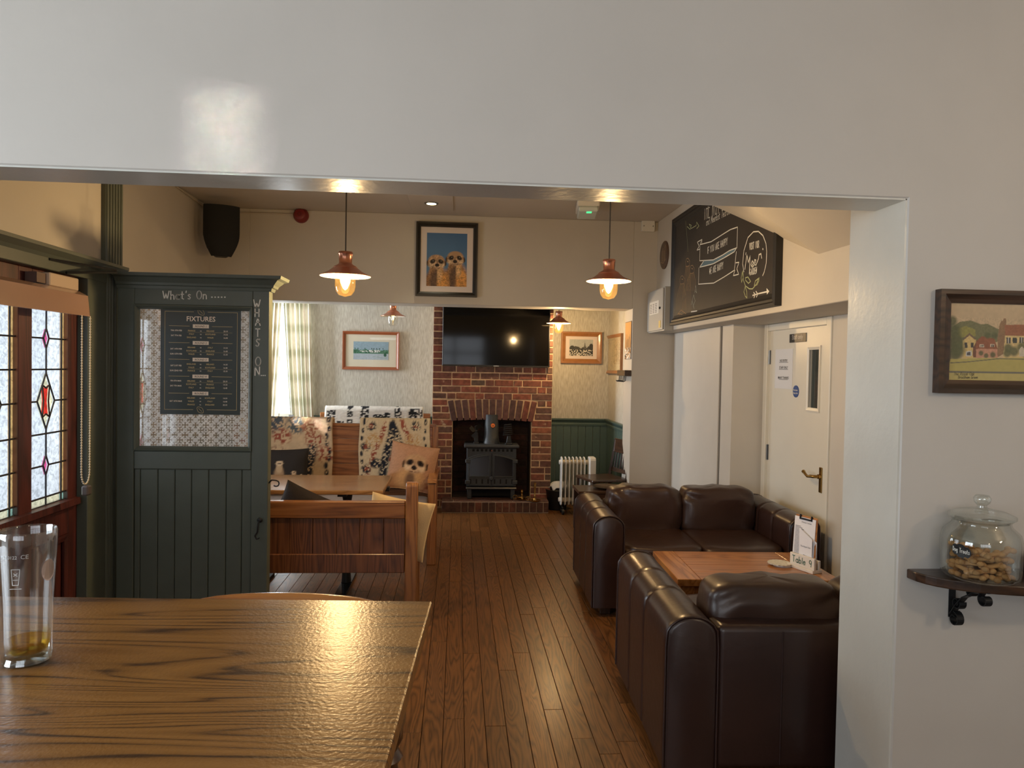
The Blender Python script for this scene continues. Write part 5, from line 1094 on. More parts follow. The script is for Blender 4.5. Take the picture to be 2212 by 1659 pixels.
# ---------------------------------------------------------------- shelf on the near wall with biscuit jar
SZ = P(1960, 1228, 'y', YN).z; sxl = P(1958, 1230, 'y', YN).x; sW, sD = .44, .215
sh = thing('corner_shelf', 'dark wooden half-round shelf on a scrolled iron bracket', 'shelf', (sxl+sW, YN, SZ), 0)
pts = [(-sW*math.cos(a), -sD*math.sin(a)**.8) for a in [PI*k/24 for k in range(25)]]
M().prism([(x, min(y, -.0)) for x, y in pts], 'z', -.03, 0).obj('shelf_board', walnut_x, sh, .004, 2)
bxk = P(2055, 1300, 'y', YN).x-(sxl+sW)
def scroll(c, r, a0, turns, n=20, w=.024):
    return [(c[0], c[1]+r*(1-.6*k/n)*math.cos(a0+turns*2*PI*k/n), c[2]+r*(1-.6*k/n)*math.sin(a0+turns*2*PI*k/n)) for k in range(n+1)]
def strip(m, path, w=.022, th=.003):
    for a, b in zip(path[:-1], path[1:]):
        a, b = Vector(a), Vector(b); d = (b-a).normalized(); nrm = Vector((0, -d.z, d.y))*th/2; xx = Vector((w/2, 0, 0)); e = d*th*.3
        q = [a-e-xx-nrm, a-e+xx-nrm, b+e+xx-nrm, b+e-xx-nrm, a-e-xx+nrm, a-e+xx+nrm, b+e+xx+nrm, b+e-xx+nrm]
        m.add(q, [(0, 3, 2, 1), (4, 5, 6, 7), (0, 1, 5, 4), (1, 2, 6, 5), (2, 3, 7, 6), (3, 0, 4, 7)])
bk_ = M(); strip(bk_, [(bxk, -.003, -.026), (bxk, -.003, -.155)]); strip(bk_, [(bxk, -.003, -.028), (bxk, -.17, -.028)])
strip(bk_, [(bxk, -.006, -.145), (bxk, -.03, -.11), (bxk, -.06, -.075), (bxk, -.1, -.05), (bxk, -.14, -.032)])
for c, r, a0, tn in (((bxk, -.025, -.155), .024, PI/2, 1.1), ((bxk, -.035, -.1), .02, PI*.9, 1.2), ((bxk, -.09, -.048), .018, 0, 1.2), ((bxk, -.15, -.055), .023, PI/2, -1.1)): strip(bk_, scroll(c, r, a0, tn))
bkm = bk_.mesh('iron_bracket'); put('iron_bracket', bkm, iron, sh); put('iron_bracket', bkm, None, sh, (-2*bxk, 0, 0))
jc = P(2112, 1250, 'y', YN-.105); jr = .109; Hj = .19
jr_t = thing('biscuit_jar', 'clear glass jar half filled with dog biscuits on the corner shelf', 'jar', (jc.x, YN-.113, SZ))
jg = thin_glass('jar_glass', (.97, .985, .97), .045, .02, .6)
M().lathe([(.0001, .003), (jr-.02, .003), (jr-.004, .012), (jr, .03), (jr, .12), (jr-.006, .145), (jr-.028, .166), (jr-.032, .178), (jr-.026, .184), (jr-.034, .184), (jr-.037, .176), (jr-.032, .162), (jr-.010, .142), (jr-.005, .12), (jr-.005, .03), (jr-.01, .016), (jr-.024, .009), (.0001, .009)], 48).obj('jar_body', jg, jr_t, smooth=50)
ld = M().lathe([(jr-.03, .187), (jr-.018, .19), (jr-.018, .197), (jr-.04, .207), (.03, .216), (.014, .22), (.013, .226), (.022, .236), (.024, .248), (.018, .257), (.0001, .26)], 40).obj('lid', thin_glass('jar_lid_glass', (.94, .97, .95), .09, .03, .7), jr_t, smooth=50)
tgp = [(-.026, .01), (-.02, .016), (-.012, .015), (-.006, .02), (.006, .02), (.012, .015), (.02, .016), (.026, .01), (.029, 0), (.026, -.01), (.02, -.016), (.012, -.015), (.006, -.02), (-.006, -.02), (-.012, -.015), (-.02, -.016), (-.026, -.01), (-.029, 0)]
def jw(x, z, r): a = x/r-1.12; return (r*math.sin(a), -r*math.cos(a), z+.098-.12*x)
lbj = M().add([jw(x, z, jr+.0012) for x, z in tgp], [tuple(range(18))]).obj('chalk_label', plain('label_black', (30, 32, 34), .6), jr_t, recalc=False)
mm = M(); fit(mm, 'Dog Treats', (-.024, -.006), (.024, -.004), .013, .0014, 0); M().add([jw(x, z, jr+.0022) for x, y, z in mm.v], mm.f).obj('label_writing', chalk, lbj, recalc=False)
def bone():
    m = M(); m.tube([(-.022, 0, 0), (0, 0, 0), (.022, 0, 0)], [.0085, .0075, .0085], 10, sq=(1, .85))
    for sx in (-1, 1):
        for sy in (-1, 1): m.ball((sx*.026, sy*.0075, 0), .0105, 10, 7, (1, 1, .8))
    return m.mesh('dog_biscuit', smooth=60)
bme = bone(); bme.materials.append(plain('biscuit', (186, 140, 88), .8, noise=.18, nscale=40, bump=.4, bscale=150)); rg = random.Random(5); placed = []
for lay in range(5):
    z = SZ+.0205+lay*.0175; R_in = jr-.043
    for k in range(9 if lay < 4 else 5):
        for tr in range(60):
            if k < 7: a = 2*PI*(k+rg.random()*.5+.5*lay)/7; r = R_in*rg.uniform(.85, 1.0)
            else: a = rg.uniform(0, 6.28); r = R_in*rg.uniform(0, .4)
            q = Vector((jc.x+r*math.cos(a), YN-.113+r*math.sin(a), z+rg.uniform(-.002, .002)))
            if all((q-o).length > .026 for o in placed): break
        else: continue
        placed.append(q); o = put('dog_biscuit', bme, None, None, q, (rg.uniform(-.35, .35), rg.uniform(-.25, .25), a+PI/2+rg.uniform(-.6, .6)))
        tag(o, 'bone-shaped tan dog biscuit inside the glass jar', 'dog biscuit', 'dog biscuits in the glass jar')
bpx = P(2211, 1235, 'y', YN-.08)
t = thing('brown_pot', 'dark brown lidded pot at the far end of the corner shelf', 'pot', (bpx.x+.048, YN-.08, SZ))
bpm = plain('brown_glaze', (62, 38, 26), .25, coat=.5)
M().lathe([(.035, 0), (.046, .012), (.05, .03), (.046, .05), (.036, .06), (.0001, .06)], 24).obj('body', bpm, t, smooth=50); M().lathe([(.038, .0605), (.03, .07), (.01, .074), (.012, .085), (.0001, .09)], 24).obj('lid', bpm, t, smooth=50)

# ---------------------------------------------------------------- settles, table, rugs and cushions beyond the screen
ns = thing('pine_settle', 'orange pine settle with boarded back, its back to the bar', 'settle', (-1.0, 4.4, 0)); xr = -.231+1.0; xl = -1.72+1.0
zq = lambda py: P(700, py, 'y', 4.4).z
z_t, z_b, z_p, z_l = zq(1083), zq(1120), zq(1197), zq(1238); pz = P(890, 1043, 'y', 4.4).z
M().box(xl+.07, xr-.075, -.005, .045, z_b, z_t).obj('top_rail', pine, ns, .006); M().box(xl+.07, xr-.075, -.003, .04, z_l, z_p).obj('lower_rail', pine_v, ns, .004)
sm = [xl+.07]+[P(q, 1160, 'y', 4.4).x+1.0 for q in (625, 675, 726, 776.5, 828)]+[xr-.075]
sm = [xl+.07, xl+.07+(sm[1]-xl-.07)*.36, xl+.07+(sm[1]-xl-.07)*.7]+sm[1:]
for a, b in zip(sm[:-1], sm[1:]): M().box(a+.001, b-.001, .008, .028, z_p-.01, z_b+.01).obj('back_board', pine_v, ns, .002)
for x0 in (xl, xr-.072):
    m = M().prism([(-.012, 0), (-.012, pz-.02), (0, pz), (.05, pz), (.062, pz-.03), (.062, 0)], 'x', x0, x0+.072); m.obj('post', pine_z, ns, .004)
    M().box(x0+.008, x0+.064, .46, .53, 0, .64).obj('front_leg', pine_z, ns, .004); M().box(x0, x0+.072, .05, .56, .62, .65).obj('arm', pine, ns, .004)
M().box(xl+.03, xr-.03, .045, .52, .42, .45).obj('seat', pine, ns, .004); M().box(xl+.05, xr-.05, .47, .49, .33, .42).obj('seat_rail', pine, ns)
# trestle table
TZ2 = .75; tr_ = thing('pub_table', 'oak topped pub table on a black iron pedestal between the settles', 'table', (-.78, 5.25, 0))
a, b = P(848, 1027, 'z', TZ2), P(827, 1060, 'z', TZ2); tx1 = (a.x+b.x)/2+.78
M().box(-.98, tx1, b.y-5.25, a.y-5.25, TZ2-.03, TZ2).obj('tabletop', wood('pub_table_oak', (110, 76, 44), (150, 110, 66), (172, 130, 84), 'x', .25, .4, vary=.03), tr_, .006, 2)
M().lathe([(.035, .03), (.03, .1), (.028, .6), (.04, .68), (.04, .70)], 16).box(-.3, .3, -.03, .03, .69, .72).box(-.03, .03, -.25, .25, .69, .715).obj('pedestal', iron, tr_, smooth=50)
m = M().box(-.04, .04, -.28, .26, 0, .028); m.obj('foot_plate', plain('polished_iron', (34, 34, 36), .15, metal=.6), tr_, .004)
M().lathe([(.035, .03), (.03, .1), (.028, .6), (.04, .68), (.04, .70)], 16, (-.62, 0, 0)).box(-.67, -.57, -.26, .26, 0, .028).obj('pedestal', iron, tr_, smooth=50)
# far settle with horizontal boards
fs_ = thing('oak_settle', 'tall-backed settle of horizontal boards with patterned rugs over it', 'settle', (-1.05, 6.35, 0)); fx1 = -.165+1.05; fx0 = -1.92+1.05
zz = 1.06
for k in range(6): M().box(fx0+.05, fx1-.05, .002, .026, zz-.108+.001, zz-.001).obj('back_board', wood('settle_board', (84, 48, 24), (124, 76, 42), (148, 96, 56), 'x', .35, .3, vary=.12) if 'settle_board' not in MATS else MATS['settle_board'], fs_, .002); zz -= .108
for x0 in (fx0, fx1-.05):
    M().box(x0, x0+.05, 0, .06, 0, 1.065).obj('back_post', pine_z, fs_, .003); M().box(x0-.012, x0+.058, -.56, -.48, 0, .66).obj('front_leg', pine_z, fs_, .004); M().box(x0-.015, x0+.06, -.58, .0, .66, .69).obj('arm', honey_y, fs_, .004); M().box(x0+.01, x0+.03, -.48, 0, .12, .62).obj('side_panel', pine_z, fs_)
M().box(fx0+.04, fx1-.04, -.55, 0, .39, .42).obj('seat', pine, fs_, .003); M().box(fx0+.04, fx1-.04, -.54, -.52, .28, .39).obj('seat_rail', pine, fs_)
M().box(fx0+.02, fx1-.02, .0, .06, 1.06, 1.085).obj('cap_rail', pine, fs_, .003)
greyc = plain('grey_seat_fabric', (168, 160, 158), .9, noise=.06, nscale=30)
puff(M(), (0, 0, .03), fx1-fx0-.14, .46, .06, .25, 20).obj('seat_pad', greyc, None, smooth=70, loc=((-.165-1.92)/2, 6.06, .421)); tag(bpy.data.objects['seat_pad'], 'long grey seat pad on the far settle', 'seat pad')
# rugs
rugm = attr_mat('rug_pile', .95, 0, .9, 260)
def rug(name, label, loc, w, zf, zbk, cv, top=.075, th=.018):
    """rug draped over a settle back: front fall, over the top, back fall"""
    L = zf+top+zbk; nu, nv = 70, 110; me = M(); cols = []
    def prof(s):
        if s < zf: return (-.0-.012*math.sin(PI*s/zf)*0, -zf+s)
        if s < zf+top:
            a = PI*(s-zf)/top; return (top/2-top/2*math.cos(a), .03*math.sin(a))
        return (top, -(s-zf-top))
    vs = []
    for side in (0, 1):
        for j in range(nv):
            s = L*j/(nv-1); y, z = prof(s); y2, z2 = prof(min(L, s+.004)); y1, z1 = prof(max(0, s-.004)); d = Vector((0, y2-y1, z2-z1)).normalized(); nr = Vector((0, -d.z, d.y))
            for i in range(nu):
                u = i/(nu-1); e = th*side+random.uniform(-.002, .002)*side; x = (u-.5)*w+.004*math.sin(14*s+i*.05)
                vs.append((x, y+nr.y*e, z+nr.z*e)); cols.append(cv.at(u, min(.999, max(0, 1-s/(zf+top*.5)))) if s < zf+top*.5 else cv.at(u, min(.999, (s-zf-top*.5)/(zf+top*.5))))
    N = nu*nv; f = []
    for side in (0, 1):
        for j in range(nv-1):
            for i in range(nu-1):
                q = [side*N+j*nu+i, side*N+j*nu+i+1, side*N+(j+1)*nu+i+1, side*N+(j+1)*nu+i]; f.append(tuple(q if side else q[::-1]))
    bd = [j for j in range(nu)]+[j*nu+nu-1 for j in range(1, nv)]+[(nv-1)*nu+i for i in range(nu-2, -1, -1)]+[j*nu for j in range(nv-2, 0, -1)]
    f += [(bd[k], bd[(k+1) % len(bd)], N+bd[(k+1) % len(bd)], N+bd[k]) for k in range(len(bd))]
    m_ = bpy.data.meshes.new(name); m_.from_pydata(vs, [], f); set_col(m_, np.array(cols)); m_.polygons.foreach_set('use_smooth', [True]*len(m_.polygons))
    o = put(name, m_, rugm, None, loc); return tag(o, label, 'rug', 'rugs draped over the settles')
def rough(cv, n=.55, cell=3):
    return cv.noise(cell)
def band(cv, pts, w, c, thr=.38, cell=2.2):
    b0 = cv.a.copy(); cv.line(pts, w, c); k = (cv.noise(cell) > thr)[..., None]; cv.a = np.where(k, cv.a, b0)
def blot(cv, x, y, rx, ry, c, thr=.4, cell=2.2):
    b0 = cv.a.copy(); cv.ell(x, y, rx, ry, c, soft=.5); k = (cv.noise(cell) > thr)[..., None]; cv.a = np.where(k, cv.a, b0)
NV, RU, CRM = (40, 44, 54), (152, 84, 66), (212, 194, 162)
cv = Canvas(150, 150, CRM); cv.shade(.08, 3)
band(cv, [(.30, .98), (.47, .1)], .11, NV); band(cv, [(.47, .08), (.66, .62), (.7, .95)], .10, NV); band(cv, [(.12, .78), (.36, .08)], .07, RU, .45); band(cv, [(.6, .05), (.86, .6)], .07, RU, .45); band(cv, [(.45, .62), (.5, .38)], .05, RU, .5); blot(cv, .25, .64, .1, .07, NV, .35)
for y in np.linspace(.05, .95, 9): blot(cv, .05+.015*math.sin(y*20), y, .018, .04, NV, .3); blot(cv, .93+.015*math.sin(y*17), y, .018, .035, NV, .3)
for x, y in ((.16, .1), (.1, .4), (.8, .1), (.88, .48), (.1, .72), (.3, .9), (.85, .85)): blot(cv, x, y, .07, .065, NV, .5); blot(cv, x, y, .035, .03, RU, .4)
for x, y in ((.2, .3), (.75, .3), (.9, .7)): blot(cv, x, y, .12, .1, (196, 158, 110), .5)
# --- right rug
xa, xb = P(776, 960, 'y', 6.34).x, P(929, 960, 'y', 6.34).x; zt3 = 1.088
rug('patterned_rug', 'cream rug with bold navy chevrons over the settle beside the fireplace', ((xa+xb)/2, 6.342, zt3), xb-xa, .56, .3, cv)
cv = Canvas(170, 150, (206, 180, 146)); cv.shade(.1, 4); cv.mix((cv.noise(14)-.3)*.8, (184, 164, 140))
for x, y, c in ((.1, .3, RU), (.3, .12, (112, 92, 84)), (.45, .25, RU), (.6, .1, (92, 100, 104)), (.8, .3, RU), (.2, .55, RU), (.4, .5, (150, 112, 92)), (.75, .15, (160, 104, 80)), (.4, .05, (80, 88, 96)), (.92, .5, RU)): blot(cv, x, y, .1, .11, c, .5, 3)
band(cv, [(.73, .98), (.78, .4)], .09, NV); band(cv, [(.6, .98), (.68, .75)], .07, NV, .45); 
for y in np.linspace(.03, .97, 10): blot(cv, .95+.02*math.sin(y*16), y, .02, .05, NV, .3)
xa, xb = -1.86, P(719, 960, 'y', 6.34).x
rug('patterned_rug', 'faded rust and grey rug over the settle beside the green screen', ((xa+xb)/2, 6.342, zt3), xb-xa, .58, .3, cv)
# bench by the back wall with white rug
wb = thing('wall_bench', 'low-backed bench against the back wall under the landscape picture', 'settle', (-.93, 8.3, 0))
M().box(-.62, .62, 0, .05, .42, 1.05).obj('back_panel', pine, wb, .004); M().box(-.62, .62, -.42, 0, .40, .44).obj('seat', pine, wb, .004)
for x in (-.62, .57):
    M().box(x, x+.05, -.42, -.36, 0, .4).obj('leg', pine_z, wb); M().box(x, x+.05, 0, .05, 0, .42).obj('leg', pine_z, wb)
cv = Canvas(170, 90, (222, 218, 210)); cv.shade(.12, 2.5); BK_ = (34, 34, 36)
for (x, y, rx, ry) in ((.06, .2, .045, .12), (.1, .62, .07, .16), (.16, .42, .04, .06), (.25, .12, .035, .12), (.26, .5, .03, .2), (.4, .15, .05, .14), (.43, .35, .05, .05), (.46, .38, .06, .04), (.55, .3, .06, .12), (.62, .2, .04, .08), (.58, .7, .05, .1), (.72, .62, .045, .16), (.74, .15, .035, .16), (.86, .7, .06, .12), (.92, .16, .07, .1), (.2, .85, .05, .06)):
    b0 = cv.a.copy(); cv.rect(x-rx, y-ry, x+rx, y+ry, BK_); k = (cv.noise(2.2) > .36)[..., None]; cv.a = np.where(k, cv.a, b0)
xa, xb = P(702, 890, 'y', 8.27).x, P(914, 890, 'y', 8.27).x
rug('patterned_rug', 'white shaggy rug with black broken blocks on the back wall bench', ((xa+xb)/2, 8.288, 1.078), xb-xa, .42, .25, cv)
# cushions
cushm = attr_mat('cushion_fabric', .85, 0, .25, 120)
def cushion(label, loc, rot, w, h, th, cvf, group='scatter cushions'):
    n = 41; vs = []; cols = []
    for side in (-1, 1):
        for j in range(n):
            for i in range(n):
                u, v = i/(n-1)*2-1, j/(n-1)*2-1; pin = .06
                x = u*w/2*(1-pin*(1-v*v)*1.0); z = v*h/2*(1-pin*(1-u*u)); q = max(0, (1-abs(u)**2.6))*max(0, (1-abs(v)**2.6))
                wr = .006*math.sin(9*u+4*v)*math.sin(7*v-3*u)*q
                vs.append((x, side*(th/2*q**.55+wr*.4), z)); cols.append(cvf.at((u+1)/2, 1-(v+1)/2) if side < 0 else cvf.at(.02, .02))
    N = n*n; f = []
    for s in (0, 1):
        for j in range(n-1):
            for i in range(n-1):
                q = (s*N+j*n+i, s*N+j*n+i+1, s*N+(j+1)*n+i+1, s*N+(j+1)*n+i); f.append(q if s == 0 else q[::-1])
    bd = list(range(n))+[j*n+n-1 for j in range(1, n)]+[(n-1)*n+i for i in range(n-2, -1, -1)]+[j*n for j in range(n-2, 0, -1)]
    f += [(bd[k], N+bd[k], N+bd[(k+1) % len(bd)], bd[(k+1) % len(bd)]) for k in range(len(bd))]
    me = bpy.data.meshes.new('cushion'); me.from_pydata(vs, [], f); set_col(me, np.array(cols)); me.polygons.foreach_set('use_smooth', [True]*len(me.polygons))
    o = put('cushion', me, cushm, None, loc, rot); return tag(o, label, 'cushion', group)
cv = Canvas(140, 140, (178, 134, 104)); cv.mix(cv.noise(40)*.5, (196, 154, 122)); cv.mix((cv.Y > .78)*cv.noise(5), (120, 64, 40))
cv.ell(.32, .95, .4, .3, (160, 112, 72)); cv.ell(.5, .8, .3, .3, (196, 152, 104), soft=.5); meerkat(cv, .56, .42, .25, -.1, body=False); cv.ell(.5, .78, .1, .16, (120, 92, 70), soft=.7); cv.shade(.12, 2.5)
p = P(890, 1016, 'y', 6.13); cushion('tan cushion printed with one meerkat face leaning on the navy chevron rug', (p.x, 6.16, p.z+.02), (-.22, .16, 0), .41, .40, .13, cv)
cv = Canvas(150, 120, (40, 36, 34)); cv.shade(.1, 20)
def mini(x, y, s, c=(150, 124, 96)): cv.ell(x, y+s*2.6, s*.9, s*2.0, c, soft=.4); cv.ell(x, y+s*1.2, s*.6, s*1.2, (176, 150, 118), soft=.4); cv.ell(x, y, s*.75, s*.62, (190, 166, 136)); cv.ell(x+s*.1, y-s*.05, s*.4, s*.2, (52, 40, 34))
for q in ((.50, .35, .1), (.12, .62, .07), (.28, .66, .06), (.68, .72, .055, (206, 152, 96)), (.77, .58, .06), (.9, .66, .055)): mini(*q)
p = P(606, 1006, 'y', 6.13); cushion('black cushion printed with a family of meerkats on the rust rug', (p.x, 6.15, p.z-.04), (-.2, -.03, 0), .46, .36, .13, cv)
cv = Canvas(20, 20, (44, 38, 36)); cv.shade(.08, 5)
p = P(668, 1090, 'y', 4.6); cushion('plain black cushion tipped against the back of the pine settle', (p.x, 4.535, p.z-.065), (.12, .42, 0), .40, .34, .11, cv)
cv = Canvas(20, 20, (214, 190, 148)); cv.shade(.04, 5)
p = P(862, 1110, 'y', 4.62); cushion('cream cushion at the post end of the pine settle', (p.x, 4.545, p.z-.07), (.1, .2, .05), .40, .39, .12, cv)
# ---------------------------------------------------------------- wood-burning stove
sv = thing('wood_burning_stove', 'black cast iron wood-burning stove standing in the fireplace', 'stove', (P(1062, 1000, 'y', 7.95).x, 7.95, .133)); sw = .275; Zs = .133
sz = lambda py: P(1062, py, 'y', 7.95).z-Zs
zt4, zbd = sz(968), sz(1052)
cast = plain('cast_iron', (56, 59, 62), .5, metal=.25, noise=.12, nscale=25, bump=.1, bscale=90)
M().box(-sw, sw, .02, .36, zbd, zt4).obj('body', cast, sv, .008, 2)
M().box(-sw-.03, sw+.03, -.02, .38, zt4, zt4+.035).obj('top_plate', cast, sv, .012, 2)
M().box(-sw-.005, sw+.005, -.05, .03, zbd-.018, zbd).obj('ash_lip', plain('worn_iron', (92, 90, 86), .35, metal=.7), sv, .006)
for x in (-sw+.01, sw-.06):
    M().box(x, x+.05, .02, .08, 0, zbd-.01).obj('leg', cast, sv, .006); M().box(x, x+.05, .28, .34, 0, zbd-.01).obj('leg', cast, sv, .006)
M().box(-sw+.02, sw-.02, .1, .3, .02, zbd-.02).obj('under_box', plain('soot_black', (12, 12, 12), .9), sv)
for sx in (-1, 1):
    x0, x1 = (-sw+.015, -.006) if sx < 0 else (.006, sw-.015); z0, z1 = zbd+.012, zt4-.055
    arch = lambda d, x: z1-d-.035*((x-0)/(sw-.015))**2*1.6
    N_ = 8; xs = [x0+(x1-x0)*k/N_ for k in range(N_+1)]
    out = [(x0, z0), (x1, z0)]+[(x, arch(0, x)) for x in reversed(xs)]
    dr = M().prism(out, 'y', -.004, .02).obj('door', cast, sv, .003)
    xi = [x0+.022+(x1-x0-.044)*k/N_ for k in range(N_+1)]; gz = z0+.105
    gp = [(xi[0], gz), (xi[-1], gz)]+[(x, arch(.025, x)) for x in reversed(xi)]
    M().prism(gp, 'y', -.008, -.004).obj('pane', plain('stove_glass', (14, 13, 13), .1, spec=.7) if 'stove_glass' not in MATS else MATS['stove_glass'], dr)
    ring = [(x, -.008, z) for x, z in gp]; M().tube(ring, .006, 6, closed=True).obj('door_moulding', cast, dr)
    for k in range(4): xk = x0+.03+k*(x1-x0-.06)/3; M().box(xk-.008, xk+.008, -.007, -.003, z0+.025, z0+.075).obj('air_vent', MATS['soot_black'], dr)
    M().tube([(x0+.02, -.006, z0+.092), (x1-.02, -.006, z0+.092)], .005, 6).obj('rib', cast, dr)
    hx = x0 if sx < 0 else x1
    for zh in (z0+.04, z1-.09): M().box(hx-.028, hx+.028, -.014, .03, zh-.02, zh+.02).obj('hinge', cast, dr, .004)
M().lathe([(.001, -.035), (.016, -.035), (.02, -.028), (.02, -.012), (.01, -.004)], 16, (.0, 0, zbd+.10), 'y').obj('door_knob', cast, sv, smooth=50)
M().lathe([(.001, -.012), (.008, -.012), (.008, .02)], 12, (0, 0, zt4-.028), 'y').obj('air_knob', plain('air_knob_copper', (120, 70, 50), .4, metal=.6), sv)
for k in range(10): M().box(-sw+.06+k*.047, -sw+.085+k*.047, .014, .022, zt4-.04, zt4-.012).obj('air_vent', MATS['soot_black'], sv)
M().lathe([(.098, zt4+.035), (.09, zt4+.06), (.083, zt4+.12), (.081, zt4+.122), (.081, zt4+.36)], 28, (.0, .19, 0)).obj('flue', cast, sv, smooth=50)
p = P(1063.5, 919, 'y', 8.05); ft = thing('flue_thermometer', 'small round orange dial stuck on the stove flue', 'thermometer', (sv.location.x+.012, 8.055, p.z-.026))
M().lathe([(.0001, -.006), (.027, -.006), (.029, 0), (.029, .006)], 24, (0, 0, .026), 'y').obj('dial', plain('dial_rim', (30, 26, 24), .4), ft)
M().lathe([(.0001, -.0065), (.0235, -.0065)], 24, (0, 0, .026), 'y').obj('dial_face', plain('dial_orange', (240, 128, 46), .5), ft, recalc=False)
m = M(); m.prism([(-.012, .020), (-.006, .027), (0, .022), (.006, .027), (.012, .020), (.004, .016), (0, .018), (-.004, .016)], 'y', -.0075, -.0066); m.obj('pointer', black, ft)
# stove-top fans
ztop = Zs+zt4+.0352
f1 = thing('stove_fan', 'dark stove fan with broad blades standing left of the flue', 'stove fan', (sv.location.x-.17, 8.1, ztop))
M().box(-.03, .03, -.04, .04, 0, .02).box(-.022, .022, -.006, .02, .02, .09).obj('base', iron, f1, .003)
for k in range(4):
    a = PI/4+k*PI/2+.2; c, s = math.cos(a), math.sin(a); M().add([(0, -.012, .14), (c*.03-s*.035, -.02, .14+s*.03+c*.035), (c*.085-s*.02, -.012, .14+s*.085+c*.02), (c*.08+s*.02, -.002, .14+s*.08-c*.02)], [(0, 1, 2, 3)]).obj('blade', plain('fan_blade', (34, 32, 30), .4, metal=.7) if 'fan_blade' not in MATS else MATS['fan_blade'], f1)
M().lathe([(.001, -.022), (.012, -.02), (.012, .01)], 12, (0, 0, .14), 'y').box(-.018, .018, .0, .012, .09, .2).obj('motor', iron, f1)
f2 = thing('stove_fan', 'black finned stove fan standing right of the flue', 'stove fan', (sv.location.x+.19, 8.02, ztop))
M().box(-.04, .04, -.03, .05, 0, .018).prism([(-.028, .018), (.032, .018), (.022, .1), (-.015, .1)], 'y', -.01, .03).obj('base', iron, f2, .004)
for k in range(6): a = .35+k*.09; M().box(-.05+.012*k*.4, .055, -.012, .03, .105+k*.022, .115+k*.022).obj('fin', iron, f2, .002, rot=(0, -.12, 0))
# candlesticks
def candlestick(label, px, py, tall):
    p = P(px, py, 'z', .134); t = thing('candlestick', label, 'candlestick', (p.x, min(p.y, 8.02), .1335), 0, 'brass candlesticks on the hearth')
    M().lathe([(.001, 0), (.058, .001), (.064, .014), (.058, .008), (.02, .008), (.001, .01)], 24).obj('saucer', brass, t, smooth=50)
    M().lathe([(.02, .009), (.012, .02), (.009, .04), (.013, .05), (.009, .06), (.0095, tall*.7), (.015, tall*.78), (.011, tall*.85), (.016, tall), (.010, tall), (.009, tall-.02), (.0001, tall-.02)], 18).obj('stem', brass, t, smooth=50)
    M().tube([(-.06+.022*math.cos(a)-.015, 0, .026+.022*math.sin(a)) for a in [2*PI*k/14 for k in range(14)]], .004, 6, closed=True).obj('ring_handle', brass, t, smooth=50)
candlestick('short brass chamber candlestick next to the stove leg', 1127, 1079, .11); candlestick('taller brass candlestick at the hearth end', 1155, 1082, .2)
# coal bucket with cloth
p = P(1193, 1104, 'z', 0); cb2 = thing('coal_bucket', 'black bucket beside the hearth', 'bucket', (p.x+.07, 8.1, 0))
M().lathe([(.001, 0), (.1, 0), (.105, .01), (.128, .2), (.138, .225), (.132, .23), (.122, .205), (.1, .02), (.001, .02)], 28).obj('pail', black, cb2, smooth=50)
M().tube([(.13*math.cos(a), -.02, .22-.05*math.sin(a)) for a in [PI*k/12 for k in range(13)]], .005, 6).obj('handle', iron, cb2)
def cl_(u, v):
    a = 2*PI*u; r = .112*v; return (p.x+.08+r*math.cos(a)*(1+.1*math.sin(3*a)), 8.1+r*math.sin(a)*.9, .245+.07*(1-v*v)+.02*math.sin(5*a+3*v)*v+(.012*math.sin(9*a)*v))
o = M().grid(cl_, 40, 10, True).obj('cleaning_cloth', plain('white_cloth', (214, 220, 230), .9), None, smooth=70); tag(o, 'crumpled white cloth heaped in the black bucket', 'cloth'); md = o.modifiers.new('thick', 'SOLIDIFY'); md.thickness = .004
# oil radiator
rx0, rx1 = P(1210, 1050, 'y', 7.86).x, P(1281, 1050, 'y', 7.86).x; rz1 = P(1240, 987, 'y', 7.86).z
hr = thing('oil_radiator', 'white oil-filled radiator on castors beside the coal bucket', 'heater', (rx0, 7.79, 0)); rW = rx1-rx0; rad_m = plain('radiator_white', (222, 220, 214), .35)
def finp(d, z0, z1, r=.05): return [(-d+r*(1-math.cos(a)), z1-r+r*math.sin(a)) for a in (0, .8, PI/2)]+[(d-r*(1-math.sin(a)), z1-r+r*math.cos(a)) for a in (0, .8, PI/2)]+[(d-r*(1-math.cos(a)), z0+r-r*math.sin(a)) for a in (0, .8, PI/2)]+[(-d+r*(1-math.sin(a)), z0+r-r*math.cos(a)) for a in (0, .8, PI/2)]
fm = M().prism(finp(.075, .09, rz1), 'x', 0, .012).mesh('fin', .003); fm.materials.append(rad_m); nf = 7; stp = (rW-.075)/nf
for k in range(nf): put('fin', fm, None, hr, (k*stp+.005, .08, 0))
M().prism(finp(.085, .08, rz1+.01, .03), 'x', rW-.065, rW).obj('control_panel', rad_m, hr, .006, 2); M().tube([(.0, .08, rz1-.06), (rW-.05, .08, rz1-.06)], .026, 12).tube([(.0, .08, .15), (rW-.05, .08, .15)], .026, 12).obj('oil_column', plain('radiator_core', (196, 186, 168), .4), hr, smooth=50)
for zc in (rz1-.06, .15): M().lathe([(.001, -.018), (.022, -.016), (.03, .005)], 14, (0, .08, zc), 'x').obj('end_boss', rad_m, hr, smooth=50)
M().box(rW-.05, rW-.015, -.0065, .0, rz1-.2, rz1-.06).obj('switch_panel', plain('switch_grey', (190, 186, 180), .4), hr)
for x in (.025, rW-.05):
    M().tube([(x, -.01, .07), (x, .12, .07)], .009, 8).tube([(x, .08, .07), (x, .08, .1)], .009, 8).obj('castor_bar', black, hr)
    for y in (-.01, .12): M().lathe([(.012, -.012), (.03, -.012), (.03, .012), (.012, .012)], 16, (x, y, .0302), 'x', True).obj('castor', black, hr, smooth=50)
